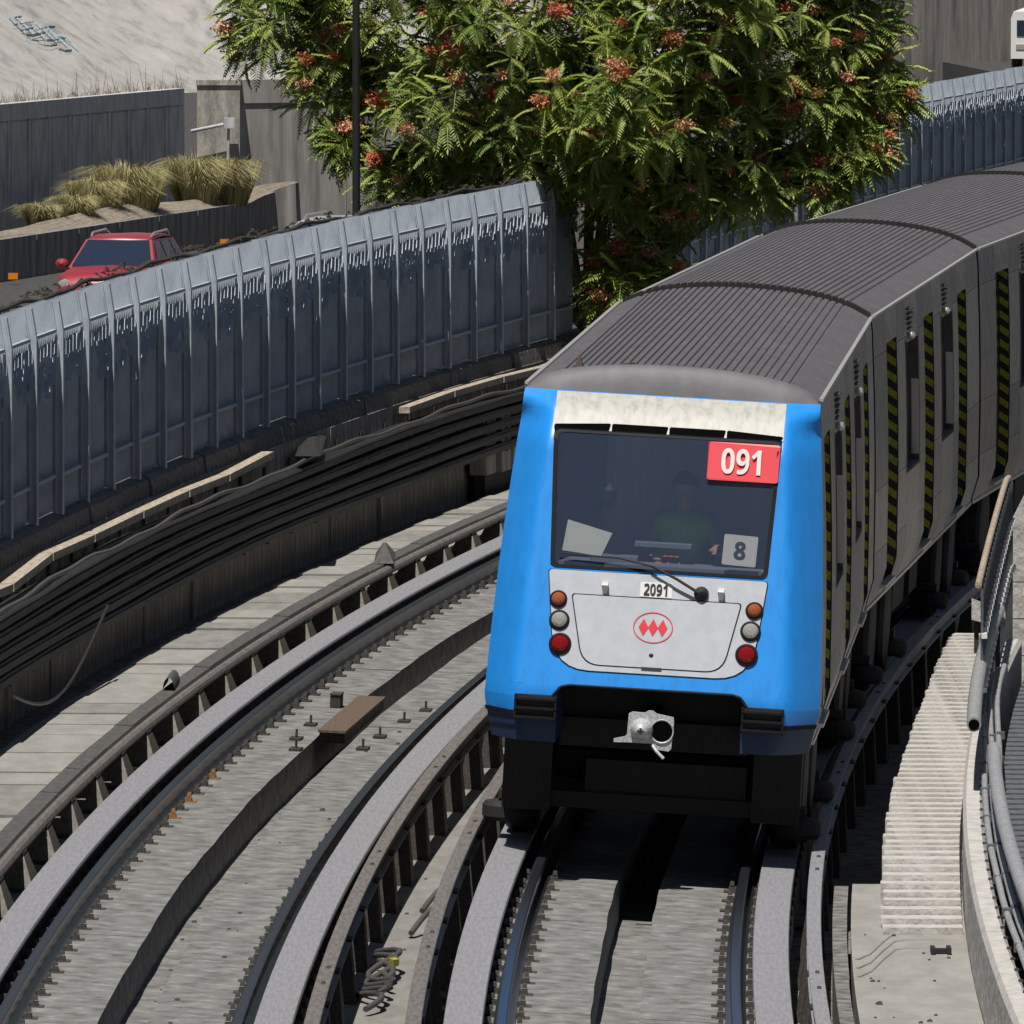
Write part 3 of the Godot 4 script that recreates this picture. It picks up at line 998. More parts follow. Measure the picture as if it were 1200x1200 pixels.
func build_background():
	var G := -2.65
	# planter wall along the street
	var pl := thing("planter_wall", "dark low concrete wall behind the red car, with grass above", "wall")
	var a := at_px(-60, 286, 211.0)
	var b := at_px(276, 239, 234.5)
	for i in 7:
		var st := begin()
		var q0 := a.lerp(b, i / 7.0)
		var q1 := a.lerp(b, (i + 0.985) / 7.0)
		wall_run(st, q0, q1, G, -0.8, 0.4)
		obj("wall_panel", st, M.planter, pl)
	var st := begin()
	wall_run(st, b, b + Vector3(0.7, 0, -8), G, -0.8, 0.4)
	obj("end_return", st, M.planter, pl)
	# earth behind it
	st = begin()
	var back := Vector3(1.4, 0, -9.0)
	for i in 12:
		for j in 5:
			var q := []
			for e in [[i, j], [i + 1, j], [i + 1, j + 1], [i, j + 1]]:
				var v: Vector3 = a.lerp(b, e[0] / 12.0) + back * (e[1] / 5.0) + Vector3(0, 0, -0.35)
				v.y = -0.84 + 0.06 * sin(e[0] * 0.9 + e[1]) * (0.0 if e[1] == 0 else 1.0) + 0.05 * e[1]
				q.append(v)
			quad(st, q[0], q[1], q[2], q[3])
	struct("planter_soil", st, M.soil)
	# wall of grey panels
	var pw := thing("panel_wall", "grey wall of upright panels below the pale embankment", "wall")
	var c := at_px(-40, 128, 224.0)
	var d := at_px(216, 97, 240.0)
	var top := 1.62
	st = begin()
	wall_run(st, c + Vector3(0, 0, -0.15), d + Vector3(0, 0, -0.15), G, top - 0.02, 0.5)
	obj("backing", st, M.panel, pw)
	st = begin()
	wall_run(st, c + Vector3(0, 0, 0.12), d + Vector3(0, 0, 0.12), top - 0.36, top, 0.26)
	obj("coping", st, M.panel, pw)
	for i in 11:
		st = begin()
		var t0 := i / 11.0
		wall_run(st, c.lerp(d, t0), c.lerp(d, t0 + 0.012), G, top - 0.37, 0.2)
		obj("rib", st, M.panel, pw)
		st = begin()
		wall_run(st, c.lerp(d, t0 + 0.016) + Vector3(0, 0, -0.09), c.lerp(d, t0 + 0.088) + Vector3(0, 0, -0.09), G, top - 0.4, 0.05)
		obj("panel", st, M.panel, pw)
	# pillar
	var e0 := at_px(231, 104, 241.0)
	var e1 := at_px(281, 99, 241.0)
	var pi := thing("wall_pillar", "pale concrete pillar with a grey bracket between panel wall and stained wall", "pillar")
	st = begin()
	wall_run(st, e0, e1, G, 1.66, 1.2)
	obj("block", st, M.pillar, pi)
	st = begin()
	wall_run(st, e0 + Vector3(-0.02, 0, 0.05), e1 + Vector3(0.02, 0, 0.05), 1.664, 1.78, 1.0)
	obj("cap", st, M.pillar, pi)
	st = begin()
	box(st, at_px(269, 143, 240.6), Vector3(0.24, 0.22, 0.3))
	tube(st, [at_px(224, 153, 240.7), at_px(262, 145, 240.7)], 0.045, 6)
	tube(st, [at_px(268, 150, 240.6), at_px(267, 195, 240.6)], 0.035, 6)
	obj("bracket_arm", st, M.panel, pi)
	# stained concrete wall running behind the tree
	var cw := thing("street_wall", "tall stained concrete wall running behind the tree", "wall")
	var f0 := at_px(282, 104, 242.0)
	var f1 := at_px(1010, 60, 250.0)
	for i in 6:
		st = begin()
		wall_run(st, f0.lerp(f1, i / 6.0), f0.lerp(f1, (i + 0.994) / 6.0), G, 1.72, 0.8)
		obj("cast_panel", st, M.farwall, cw)
		st = begin()
		var up := Vector3(0, 0, 0.05)
		wall_run(st, f0.lerp(f1, i / 6.0) + up, f0.lerp(f1, (i + 0.994) / 6.0) + up, 1.23, 1.76, 0.04)
		obj("top_band", st, M.farwall, cw)
	var rw := thing("high_wall", "high brown-grey board-marked concrete wall above the far fence", "wall")
	var g0 := at_px(900, 100, 262.0)
	var g1 := at_px(1330, 80, 268.0)
	for i in 9:
		st = begin()
		wall_run(st, g0.lerp(g1, i / 9.0), g0.lerp(g1, (i + 0.992) / 9.0), G, 10.5, 1.0)
		obj("cast_panel", st, M.farwall2, rw)
	# raised road in front of it
	st = begin()
	var h0 := at_px(1186, 105, 240.0)
	var h1 := at_px(1330, 75, 240.2)
	wall_run(st, h0, h1, G, 1.9, 14.0)
	struct("raised_road", st, M.asphalt)
	# embankment of sprayed concrete
	st = begin()
	var nse := FastNoiseLite.new()
	nse.seed = 5
	nse.frequency = 0.12
	var n := 60
	var bl := [c + Vector3(-2, 0, -0.6), d + Vector3(0, 0, -0.7), e1 + Vector3(0, 0, -1.3), f0 + Vector3(0.3, 0, -1.0), f1 + Vector3(0, 0, -1.2)]
	st.set_smooth_group(0)
	for i in n:
		for j in 22:
			var q := []
			for e in [[i, j], [i + 1, j], [i + 1, j + 1], [i, j + 1]]:
				var base := path_at(bl, e[0] / float(n))
				var up: float = e[1] * 0.62
				var v := Vector3(base.x - 0.75 * up, 1.5 + up * 0.6, base.z - up * 0.6)
				v.y += nse.get_noise_2d(v.x * 1.5, v.z) * 0.16 * minf(up, 1.0)
				q.append(v)
			quad(st, q[0], q[1], q[2], q[3])
	struct("embankment_terrain", st, M.slope)
	# blue scrawl on the embankment, laid on the slope
	st = begin()
	var tv: Vector3 = bl[1] - bl[0]
	tv.y = 0
	var kk := Vector3(-0.75, 0.6, -0.6)
	var o0 := c + Vector3(-2, 0, -0.6)
	o0.y = 1.5
	var nrm := kk.cross(tv).normalized()
	if nrm.y < 0: nrm = -nrm
	var eye := Vector3(0, CAM_H, 0)
	for k in 9:
		var prev := Vector3()
		for j in 9:
			var t := j / 8.0
			var px := 8.0 + 62.0 * t + k * 2.0 - 4.0 * sin(k * 2.1)
			var py := 22.0 + k * 2.2 + 24.0 * t + 8.0 * sin(t * 5.0 + k * 1.7)
			var ray := at_px(px, py, 100.0) - eye
			var v := eye + ray * ((o0 - eye).dot(nrm) / ray.dot(nrm)) + nrm * 0.1
			if j > 0 and (k * 3 + j) % 5 < 3:
				var w := Vector3(0.01, 0.022 + 0.012 * sin(j + k), -0.01)
				quad(st, prev - w, v - w, v + w, prev + w)
			prev = v
	tag(obj("painted_scrawl", st, M.graffiti), "faint blue painted scrawl on the pale concrete embankment", "graffiti")
	# orange reflectors
	for q in [[15.0, 323.0, 213.8, "orange reflector on the dark planter wall beside the red car's bonnet"], [263.0, 283.0, 232.6, "orange reflector near the end of the dark planter wall"], [302.0, 272.0, 241.0, "orange reflector on the stained concrete wall"]]:
		var t := thing("road_reflector", q[3], "reflector", Transform3D(Basis(), at_px(q[0], q[1], q[2])))
		st = begin()
		box(st, Vector3.ZERO, Vector3(0.19, 0.12, 0.08))
		obj("lens", st, M.reflector, t)
		st = begin()
		box(st, Vector3(0, 0, -0.06), Vector3(0.22, 0.15, 0.04))
		obj("holder", st, M.iron, t)
	# dry grass
	var tufts := [[150.0, 251.0, 1.35, 1.15, "large olive grass clump against the grey panels"], [112.0, 255.0, 1.05, 0.85, "middle olive grass clump on the planter earth"], [88.0, 260.0, 0.75, 0.65, "low grass clump beside the middle clump on planter earth"], [48.0, 264.0, 0.62, 0.6, "small dark grass clump at the foot of a panel rib"], [230.0, 240.0, 1.35, 0.85, "tall olive grass clump before the pale pillar"], [268.0, 238.0, 1.25, 0.8, "drooping straw grass clump at the planter wall's end"]]
	for q in tufts:
		var D: float = (CAM_H + 0.8) * FOCAL / (q[1] + 212.0)
		var g := thing("grass_clump", q[4], "grass", Transform3D(Basis(), at_px(q[0], q[1], D)), "grass clumps on the planter")
		for v in 2:
			st = begin()
			for i in 1000:
				var a0 := rng.randf() * TAU
				var r: float = sqrt(rng.randf()) * 0.5 * q[3]
				var base := Vector3(cos(a0) * r, -0.05, sin(a0) * r)
				var ln: float = q[2] * rng.randf_range(0.55, 1.15)
				var lean := Vector3(cos(a0), 0, sin(a0)) * rng.randf_range(0.1, 0.75) * ln + Vector3(rng.randf_range(-0.1, 0.1), 0, 0)
				var w := Vector3(sin(a0 + 0.7), 0, cos(a0 + 0.7)) * 0.006
				var m1 := base + Vector3(0, ln * 0.72, 0) + lean * 0.4
				var tip := base + Vector3(0, ln * (0.9 - 0.5 * lean.length() / ln), 0) + lean
				quad(st, base - w, m1 - w, m1 + w, base + w)
				for p in [m1 - w, tip, m1 + w]: st.add_vertex(p)
			obj("blades", st, M["grass%d" % v] if M.has("grass%d" % v) else mk_grass(v), g).set_meta("kind", "stuff")
	# dry weeds along the top of the panel wall
	st = begin()
	for i in 260:
		var t := rng.randf()
		var v := c.lerp(d, t) + Vector3(0, 0, -0.9 - rng.randf() * 0.8)
		v.y = top - 0.02
		var ln := rng.randf_range(0.08, 0.3) if rng.randf() < 0.85 else rng.randf_range(0.4, 0.75)
		var tip := v + Vector3(rng.randf_range(-0.15, 0.15), ln, 0)
		var w := Vector3(0.012, 0, 0)
		for p in [v - w, tip, v + w]: st.add_vertex(p)
	var wd := obj("dry_weeds", st, M.soil)
	tag(wd, "dry brown weeds along the top of the panel wall", "weeds")
	wd.set_meta("kind", "stuff")
	# lamp pole
	var lp := thing("lamp_pole", "tall thin black pole standing behind the corrugated fence", "pole", Transform3D(Basis(), Vector3(0, 0, 0)))
	var foot := at_px(417.5, 250, 128.0)
	foot.y = G
	st = begin()
	tube(st, [foot, foot + Vector3(0, 10.5, 0)], 0.055, 12, 0.042)
	obj("shaft", st, M.pole, lp)
	st = begin()
	lathe(st, foot, [Vector2(0.14, 0.0), Vector2(0.12, 0.4), Vector2(0.06, 0.5)], 12, Basis(Vector3(1, 0, 0), -PI / 2))
	obj("base", st, M.pole, lp)
	st = begin()
	tube(st, [foot + Vector3(0, 10.4, 0), foot + Vector3(-0.5, 10.9, 0), foot + Vector3(-1.3, 11.0, 0)], 0.035, 8)
	obj("arm", st, M.pole, lp)
	st = begin()
	frustum(st, foot + Vector3(-1.5, 10.93, 0), Vector2(0.6, 0.24), Vector2(0.4, 0.16), 0.12)
	obj("lamp_head", st, M.pole, lp)
	st = begin()
	var sp := at_px(933, 262, 158.0)
	tube(st, [Vector3(sp.x, -1.66, sp.z), sp + Vector3(0, 1.4, 0)], 0.035, 8, 0.03)
	var cap := begin()
	var tp := thing("slim_post", "slim grey post standing before the far fence under the tree's edge", "post")
	obj("shaft", st, M.pipe, tp)
	frustum(cap, sp + Vector3(0, 1.4, 0), Vector2(0.09, 0.09), Vector2(0.04, 0.04), 0.05)
	obj("cap", cap, M.pipe, tp)
	# dead leaves and cables lying along the fence top
	st = begin()
	for i in 420:
		var q := 17.0 + rng.randf() * 48.0
		var v := P(-3.22 - rng.randf() * 0.12, q, 3.30 + rng.randf() * 0.08 + 0.03 * sin(q * 1.4))
		var w := Vector3(rng.randf_range(-1, 1), rng.randf_range(-0.4, 0.4), rng.randf_range(-1, 1)).normalized() * 0.05
		for p in [v - w, v + Vector3(0, 0.03, 0), v + w]: st.add_vertex(p)
	var cr := begin()
	var pts := []
	for i in 90:
		var q := 16.5 + i * 0.55
		pts.append(P(-3.24, q, 3.335 + 0.02 * sin(q * 1.3) + 0.012 * sin(q * 3.1)))
	tube(cr, pts, 0.022, 6)
	tag(obj("top_cable", cr, M.iron), "black cable lying along the top of the near fence", "cable")
	var lt := obj("leaf_litter", st, M.bark)
	tag(lt, "dark dead leaves caught along the near fence top", "litter")
	lt.set_meta("kind", "stuff")

func mk_grass(v: int) -> StandardMaterial3D:
	var m := mat([Color(0.27, 0.26, 0.1), Color(0.46, 0.4, 0.22)][v], 0.85)
	m.backlight_enabled = true
	m.backlight = srgb(0.1, 0.09, 0.03)
	M["grass%d" % v] = m
	return m

# ---------------------------------------------------------------- train
const NOSE := [[0.0, 0.0], [1.0, 0.0], [1.25, 0.03], [1.85, 0.2], [3.05, 0.55], [3.3, 0.73], [3.45, 0.98], [3.7, 1.1]]

func setback(y: float) -> float:
	for i in NOSE.size() - 1:
		if y <= NOSE[i + 1][0]:
			return lerpf(NOSE[i][1], NOSE[i + 1][1], (y - NOSE[i][0]) / (NOSE[i + 1][0] - NOSE[i][0]))
	return 1.1

func half_w(y: float) -> float:
	if y < 1.15: return lerpf(1.17, 1.235, clampf((y - 0.86) / 0.29, 0, 1))
	return 1.235 - (y - 1.2) * 0.0626 + 0.02 * sin(clampf((y - 1.2) / 2.1, 0, 1) * PI)

func nose(x: float, y: float, proud := 0.0) -> Vector3:
	var hw := half_w(y)
	var t := clampf((absf(x) - (hw - 0.25)) / 0.25, 0, 1)
	var d := setback(y) + 0.34 * pow(t, 1.25) * (1.0 - 0.8 * smoothstep(3.15, 3.4, y))
	return Vector3(x, y, -d + proud)

# patch of the nose between two heights and two side curves given as fractions or metres
func nose_patch(st: SurfaceTool, y0: float, y1: float, xl: Callable, xr: Callable, proud := 0.0, nx := 10, ny := 8):
	st.set_smooth_group(0)
	for j in ny:
		for i in nx:
			var q := []
			for e in [[i, j], [i, j + 1], [i + 1, j + 1], [i + 1, j]]:
				var y := lerpf(y0, y1, float(e[1]) / ny)
				q.append(nose(lerpf(xl.call(y), xr.call(y), float(e[0]) / nx), y, proud))
			quad(st, q[0], q[1], q[2], q[3])
	st.set_smooth_group(-1)

# filled outline laid on the nose as a thin plate
func nose_plate(st: SurfaceTool, pts: Array, proud: float, th := 0.012):
	var idx := Geometry2D.triangulate_polygon(PackedVector2Array(pts))
	for j in idx: st.add_vertex(nose(pts[j].x, pts[j].y, proud))
	for i in pts.size():
		var a: Vector2 = pts[i]
		var b: Vector2 = pts[(i + 1) % pts.size()]
		quad(st, nose(a.x, a.y, proud), nose(b.x, b.y, proud), nose(b.x, b.y, proud - th), nose(a.x, a.y, proud - th))

func nose_frame(st: SurfaceTool, pts: Array, w: float, proud: float):
	# ring along an outline, w wide towards the inside, following the nose
	var c := Vector2.ZERO
	for p in pts: c += p
	c /= pts.size()
	var inn := []
	for p in pts: inn.append(p + (c - p).normalized() * w)
	for i in pts.size():
		var j := (i + 1) % pts.size()
		quad(st, nose(pts[i].x, pts[i].y, proud), nose(pts[j].x, pts[j].y, proud), nose(inn[j].x, inn[j].y, proud), nose(inn[i].x, inn[i].y, proud))
		quad(st, nose(pts[i].x, pts[i].y, proud), nose(pts[j].x, pts[j].y, proud), nose(pts[j].x, pts[j].y, proud - 0.02), nose(pts[i].x, pts[i].y, proud - 0.02))

func trapezoid(wb: float, wt: float, y0: float, y1: float, rb: float, rt: float) -> Array:
	# rounded trapezoid outline
	var cor := [[Vector2(wt, y1), rt], [Vector2(-wt, y1), rt], [Vector2(-wb, y0), rb], [Vector2(wb, y0), rb]]
	var out := []
	for i in 4:
		var p: Vector2 = cor[i][0]
		var a: Vector2 = (cor[(i + 3) % 4][0] - p).normalized()
		var b: Vector2 = (cor[(i + 1) % 4][0] - p).normalized()
		var r: float = cor[i][1]
		for k in 7:
			var t := k / 6.0
			out.append((p + a * r).lerp(p, t).lerp(p.lerp(p + b * r, t), t))
	return out

func text_mesh(s: String, h: float, depth := 0.006) -> TextMesh:
	var t := TextMesh.new()
	var f := SystemFont.new()
	f.font_names = PackedStringArray(["Droid Sans"])
	f.font_weight = 700
	t.font = f
	t.text = s
	t.font_size = 64
	t.pixel_size = h / 64.0 * 1.38
	t.depth = depth
	t.curve_step = 1.0
	return t

func nose_basis(y: float) -> Basis:
	var k := (setback(y + 0.05) - setback(y - 0.05)) / 0.1
	return Basis(Vector3(1, 0, 0), -atan(k))

func car_frame(s0: float, s1: float) -> Transform3D:
	var a := P(3.21, s0, 0.0)
	var b := P(3.21, s1, 0.0)
	var f := (b - a).normalized()
	var r := f.cross(Vector3.UP).normalized()
	var roll := 0.056
	var x := r * cos(roll) - Vector3.UP * sin(roll)
	var y := x.cross(f)
	return Transform3D(Basis(x, y, -f), a)

const SIDE := [0.88, 0.98, 1.15, 1.5, 1.85, 2.3, 2.7, 3.0, 3.12, 3.3, 3.43]

func side_x(y: float) -> float:
	return half_w(y) - (0.0 if y < 3.3 else (y - 3.3) * 0.1)

func side_strip(st: SurfaceTool, sg: float, d0: float, d1: float, y0: float, y1: float, inset := 0.0, wob := 0.0):
	var ys := [y0]
	for y in SIDE:
		if y > y0 + 0.001 and y < y1 - 0.001: ys.append(y)
	ys.append(y1)
	for i in ys.size() - 1:
		var a: float = side_x(ys[i]) - inset
		var b: float = side_x(ys[i + 1]) - inset
		quad(st, Vector3(sg * a, ys[i], -d0), Vector3(sg * b, ys[i + 1], -d0), Vector3(sg * b, ys[i + 1], -d1), Vector3(sg * a, ys[i], -d1))

func jamb(st: SurfaceTool, sg: float, d: float, y0: float, y1: float, inset: float):
	var n := 8
	for i in n:
		var a := lerpf(y0, y1, float(i) / n)
		var b := lerpf(y0, y1, float(i + 1) / n)
		quad(st, Vector3(sg * side_x(a), a, -d), Vector3(sg * side_x(b), b, -d), Vector3(sg * (side_x(b) - inset), b, -d), Vector3(sg * (side_x(a) - inset), a, -d))

func car_side(root: Node3D, sg: float, start: float, L: float, doors: Array, wins: Array, detailed: bool):
	var cuts := []
	for d in doors: cuts.append([d, d + 1.3, 0.99, 3.12, 0.12, "door"])
	for w in wins: cuts.append([w, w + 1.55, 1.86, 3.0, 0.15, "window"])
	cuts.sort_custom(func(a, b): return a[0] < b[0])
	var at := start
	for c in cuts + [[L, L, 0, 0, 0, "end"]]:
		var st: SurfaceTool
		for yy in [[0.88, 1.36], [1.364, 1.9], [1.904, 3.06], [3.064, 3.43]]:
			st = begin()
			side_strip(st, sg, at, c[0], yy[0], yy[1])
			obj("side_panel", st, M["steel%d" % (rng.randi() % 3)], root)
		if c[5] == "end": break
		st = begin()
		side_strip(st, sg, c[0], c[1], 0.88, c[2])
		obj("side_panel", st, M["steel%d" % (rng.randi() % 3)], root)
		st = begin()
		side_strip(st, sg, c[0], c[1], c[3], 3.43)
		obj("side_panel", st, M["steel%d" % (rng.randi() % 3)], root)
		if c[5] == "door":
			st = begin()
			for k in 2: side_strip(st, sg, c[0] + k * 0.655, c[0] + 0.645 + k * 0.655, c[2], c[3], c[4] - 0.004 * k)
			var dr := obj("door", st, M.door, root)
			st = begin()
			for k in 2:
				side_strip(st, sg, c[0] + 0.12 + k * 0.655, c[0] + 0.53 + k * 0.655, 1.95, 2.95, c[4] - 0.012)
			obj("door_window", st, M.glass_dark, dr)
			st = begin()
			jamb(st, sg, c[1], c[2], c[3], c[4])
			jamb(st, sg, c[0], c[2], c[3], c[4])
			quad(st, Vector3(sg * side_x(c[3]), c[3], -c[0]), Vector3(sg * side_x(c[3]), c[3], -c[1]), Vector3(sg * (side_x(c[3]) - c[4]), c[3], -c[1]), Vector3(sg * (side_x(c[3]) - c[4]), c[3], -c[0]))
			obj("door_frame", st, M.rubber, dr)
			# yellow bands of the hazard tape on the jamb that faces forward
			st = begin()
			var y: float = c[2] + 0.1
			while y < c[3] - 0.1:
				var xo := side_x(y) - 0.012
				var xi: float = side_x(y) - c[4] + 0.01
				quad(st, Vector3(sg * xo, y - 0.02, -c[1] + 0.004), Vector3(sg * xo, y + 0.05, -c[1] + 0.004), Vector3(sg * xi, y + 0.11, -c[1] + 0.004), Vector3(sg * xi, y + 0.04, -c[1] + 0.004))
				y += 0.148
			obj("hazard_tape", st, M.yellow, dr)
			st = begin()
			box(st, Vector3(sg * (side_x(1.0) + 0.005), 0.97, -(c[0] + c[1]) / 2), Vector3(0.07, 0.03, 1.3))
			obj("door_sill", st, M.steel_edge, dr)
		else:
			st = begin()
			jamb(st, sg, c[0], c[2], c[3], c[4])
			jamb(st, sg, c[1], c[2], c[3], c[4])
			for y in [c[2], c[3]]:
				quad(st, Vector3(sg * side_x(y), y, -c[0]), Vector3(sg * side_x(y), y, -c[1]), Vector3(sg * (side_x(y) - c[4]), y, -c[1]), Vector3(sg * (side_x(y) - c[4]), y, -c[0]))
			var wf := obj("window_frame", st, M.door, root)
			st = begin()
			side_strip(st, sg, c[0], c[1], c[2], c[3], c[4])
			obj("pane", st, M.glass_dark, wf)
			st = begin()
			for g in [[c[0] - 0.13, c[0], c[2] - 0.03, c[3] + 0.03], [c[1], c[1] + 0.05, c[2] - 0.03, c[3] + 0.03]]: side_strip(st, sg, g[0], g[1], g[2], g[3], -0.004)
			quad(st, Vector3(sg * (side_x(c[2]) + 0.004), c[2] - 0.03, -c[0]), Vector3(sg * (side_x(c[2]) + 0.004), c[2], -c[0]), Vector3(sg * (side_x(c[2]) + 0.004), c[2], -c[1]), Vector3(sg * (side_x(c[2]) + 0.004), c[2] - 0.03, -c[1]))
			obj("gasket", st, M.gasket, wf)
			st = begin()
			side_strip(st, sg, c[1] - 0.012, c[1] - 0.004, c[2] + 0.06, c[3] - 0.35, 0.035)
			jamb(st, sg, c[1] - 0.013, c[2] + 0.05, c[3] - 0.4, 0.07)
			obj("sash_edge", st, M.steel_edge, wf)
			# louvre and lamp above the window
			for k in 5:
				st = begin()
				box(st, Vector3(sg * (side_x(3.2) + 0.014), 3.12 + 0.045 * k, -(c[0] + 0.35)), Vector3(0.03, 0.018, 0.42))
				obj("louvre", st, M.door, wf)
			st = begin()
			lathe(st, Vector3(sg * (side_x(3.06) + 0.03), 3.06, -(c[0] + 0.2)), [Vector2(0.0, 0.05), Vector2(0.035, 0.03), Vector2(0.04, -0.06)], 10)
			obj("marker_lamp", st, M.lamp_clear, wf)
		at = c[1]
	# lower edge and joint lines
	var se := begin()
	box(se, Vector3(sg * (side_x(0.9) - 0.01), 0.875, -(start + L) / 2), Vector3(0.04, 0.03, L - start))
	obj("lower_edge", se, M.steel_edge, root)
	se = begin()
	box(se, Vector3(sg * (side_x(3.42) + 0.012), 3.425, -(start + L) / 2), Vector3(0.03, 0.02, L - start))
	obj("gutter", se, M.steel_edge, root)

func roof_y(x: float) -> float:
	var t := absf(x) / 1.07
	return 3.62 - 0.12 * t * t - 0.085 * pow(t, 6.0)

func car_roof(root: Node3D, start: float, L: float):
	var pr := []
	pr.append(Vector2(-1.08, 3.42))
	pr.append(Vector2(-1.0, roof_y(-1.0)))
	pr.append(Vector2(-0.93, roof_y(-0.93)))
	var n := 30
	for i in n:
		var x := -0.9 + 1.8 * i / n
		var w := 1.8 / n
		var y := roof_y(x + w / 2)
		pr.append(Vector2(x + 0.004, roof_y(x) - 0.016))
		pr.append(Vector2(x + 0.016, roof_y(x) - 0.016))
		pr.append(Vector2(x + 0.022, roof_y(x + 0.02)))
		pr.append(Vector2(x + w * 0.97, roof_y(x + w)))
	pr.append(Vector2(0.93, roof_y(0.93)))
	pr.append(Vector2(1.0, roof_y(1.0)))
	pr.append(Vector2(1.08, 3.42))
	var st := begin()
	for k in 2:
		var a := lerpf(start, L, k * 0.5)
		var b := lerpf(start, L, k * 0.5 + 0.5)
		for i in pr.size() - 1:
			quad(st, Vector3(pr[i].x, pr[i].y, -a), Vector3(pr[i].x, pr[i].y, -b), Vector3(pr[i + 1].x, pr[i + 1].y, -b), Vector3(pr[i + 1].x, pr[i + 1].y, -a))
	obj("ribbed_roof", st, M.roof, root)
	# added black collar standing in for the dark gap before each following car
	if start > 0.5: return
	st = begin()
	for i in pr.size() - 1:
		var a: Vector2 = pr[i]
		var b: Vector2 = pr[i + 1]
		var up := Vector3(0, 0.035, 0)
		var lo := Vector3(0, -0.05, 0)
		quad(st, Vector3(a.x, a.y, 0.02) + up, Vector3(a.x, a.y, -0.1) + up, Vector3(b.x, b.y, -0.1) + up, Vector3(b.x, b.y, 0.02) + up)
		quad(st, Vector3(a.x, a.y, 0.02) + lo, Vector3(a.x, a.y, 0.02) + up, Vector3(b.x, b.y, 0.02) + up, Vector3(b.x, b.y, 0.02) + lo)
	obj("gap_shade_collar", st, M.rubber, root)

func end_wall(root: Node3D, d: float):
	var st := begin()
	var pts := []
	for y in SIDE: pts.append(Vector2(side_x(y) - 0.01, y))
	for i in 13: pts.append(Vector2(1.05 - 2.1 * i / 12.0, roof_y(1.05 - 2.1 * i / 12.0) - 0.02))
	for i in SIDE.size(): pts.append(Vector2(-side_x(SIDE[SIDE.size() - 1 - i]) + 0.01, SIDE[SIDE.size() - 1 - i]))
	poly_prism(st, pts, -d, -d + 0.03)
	obj("end_wall", st, M.rubber, root)

func bogie(root: Node3D, d: float):
	var st := begin()
	box(st, Vector3(0, 0.52, -d), Vector3(1.5, 0.3, 2.7))
	box(st, Vector3(0, 0.4, -d + 1.38), Vector3(1.7, 0.1, 0.1))
	box(st, Vector3(0, 0.7, -d), Vector3(2.0, 0.2, 0.5))
	var bg := obj("bogie", st, M.black, root)
	for z in [-0.95, 0.95]:
		for sg in [-1, 1]:
			st = begin()
			lathe(st, Vector3(sg * 0.995, 0.49, -d + z), [Vector2(0.0, -0.13), Vector2(0.3, -0.13), Vector2(0.46, -0.12), Vector2(0.49, -0.08), Vector2(0.49, 0.08), Vector2(0.46, 0.12), Vector2(0.3, 0.13), Vector2(0.0, 0.13)], 22, Basis(Vector3.UP, PI / 2))
			obj("tyre", st, M.rubber, bg)
	for z in [-1.55, 1.55]:
		for sg in [-1, 1]:
			st = begin()
			lathe(st, Vector3(sg * 1.1, 0.2, -d + z), [Vector2(0.0, -0.07), Vector2(0.15, -0.07), Vector2(0.17, -0.04), Vector2(0.17, 0.04), Vector2(0.15, 0.07), Vector2(0.05, 0.09), Vector2(0.0, 0.13)], 18, Basis(Vector3(1, 0, 0), -PI / 2))
			box(st, Vector3(sg * 0.95, 0.33, -d + z), Vector3(0.4, 0.06, 0.2))
			obj("guide_wheel", st, M.rubber, bg)
		st = begin()
		box(st, Vector3(0, 0.42, -d + z * 0.93), Vector3(2.0, 0.1, 0.12))
		obj("cross_bar", st, M.black, bg)

func under_boxes(root: Node3D, L: float):
	var st := begin()
	box(st, Vector3(0, 0.9, -L / 2 - 0.3), Vector3(2.1, 0.14, L - 1.4))
	obj("underframe", st, M.black, root)
	for q in [[0.34, 1.2], [0.46, 1.5], [0.6, 1.1]]:
		st = begin()
		box(st, Vector3(0.62, 0.62, -L * q[0]), Vector3(0.8, 0.42, q[1]))
		box(st, Vector3(-0.62, 0.62, -L * q[0]), Vector3(0.8, 0.42, q[1]))
		obj("equipment_case", st, M.black, root)

func build_train():
	var spans := [[13.9, 28.2], [28.5, 43.1], [43.4, 58.0], [58.3, 72.9]]
	var labels := ["lead metro car with bright blue nose and red 091 board", "second metro car with ribbed grey roof, coupled behind the blue-nosed car", "third metro car, coupled behind the second", "fourth metro car, leading out of sight behind the third"]
	for i in 4:
		var t := car_frame(spans[i][0], spans[i][1])
		var c := thing("metro_car", labels[i], "train car", t, "cars of the metro train")
		var L: float = spans[i][1] - spans[i][0]
		if i == 0:
			car_side(c, 1.0, 1.12, L, [1.55, 6.5, 11.5], [4.0, 9.0], true)
			car_side(c, -1.0, 1.12, L, [1.55, 6.5, 11.5], [4.0, 9.0], false)
			car_roof(c, 1.02, L)
			build_nose(c, t)
		else:
			car_side(c, 1.0, 0.05, L, [1.6, 6.5, 11.4], [4.1, 9.0], true)
			car_side(c, -1.0, 0.05, L, [1.6, 6.5, 11.4], [4.1, 9.0], false)
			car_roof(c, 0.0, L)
			end_wall(c, 0.06)
		end_wall(c, L - 0.02)
		under_boxes(c, L)
		bogie(c, 3.0)
		bogie(c, L - 2.6)
		var st := begin()
		if i < 3:
			box(st, Vector3(0, 2.1, -L - 0.15), Vector3(1.3, 2.1, 0.36))
			obj("gangway", st, M.rubber, c)

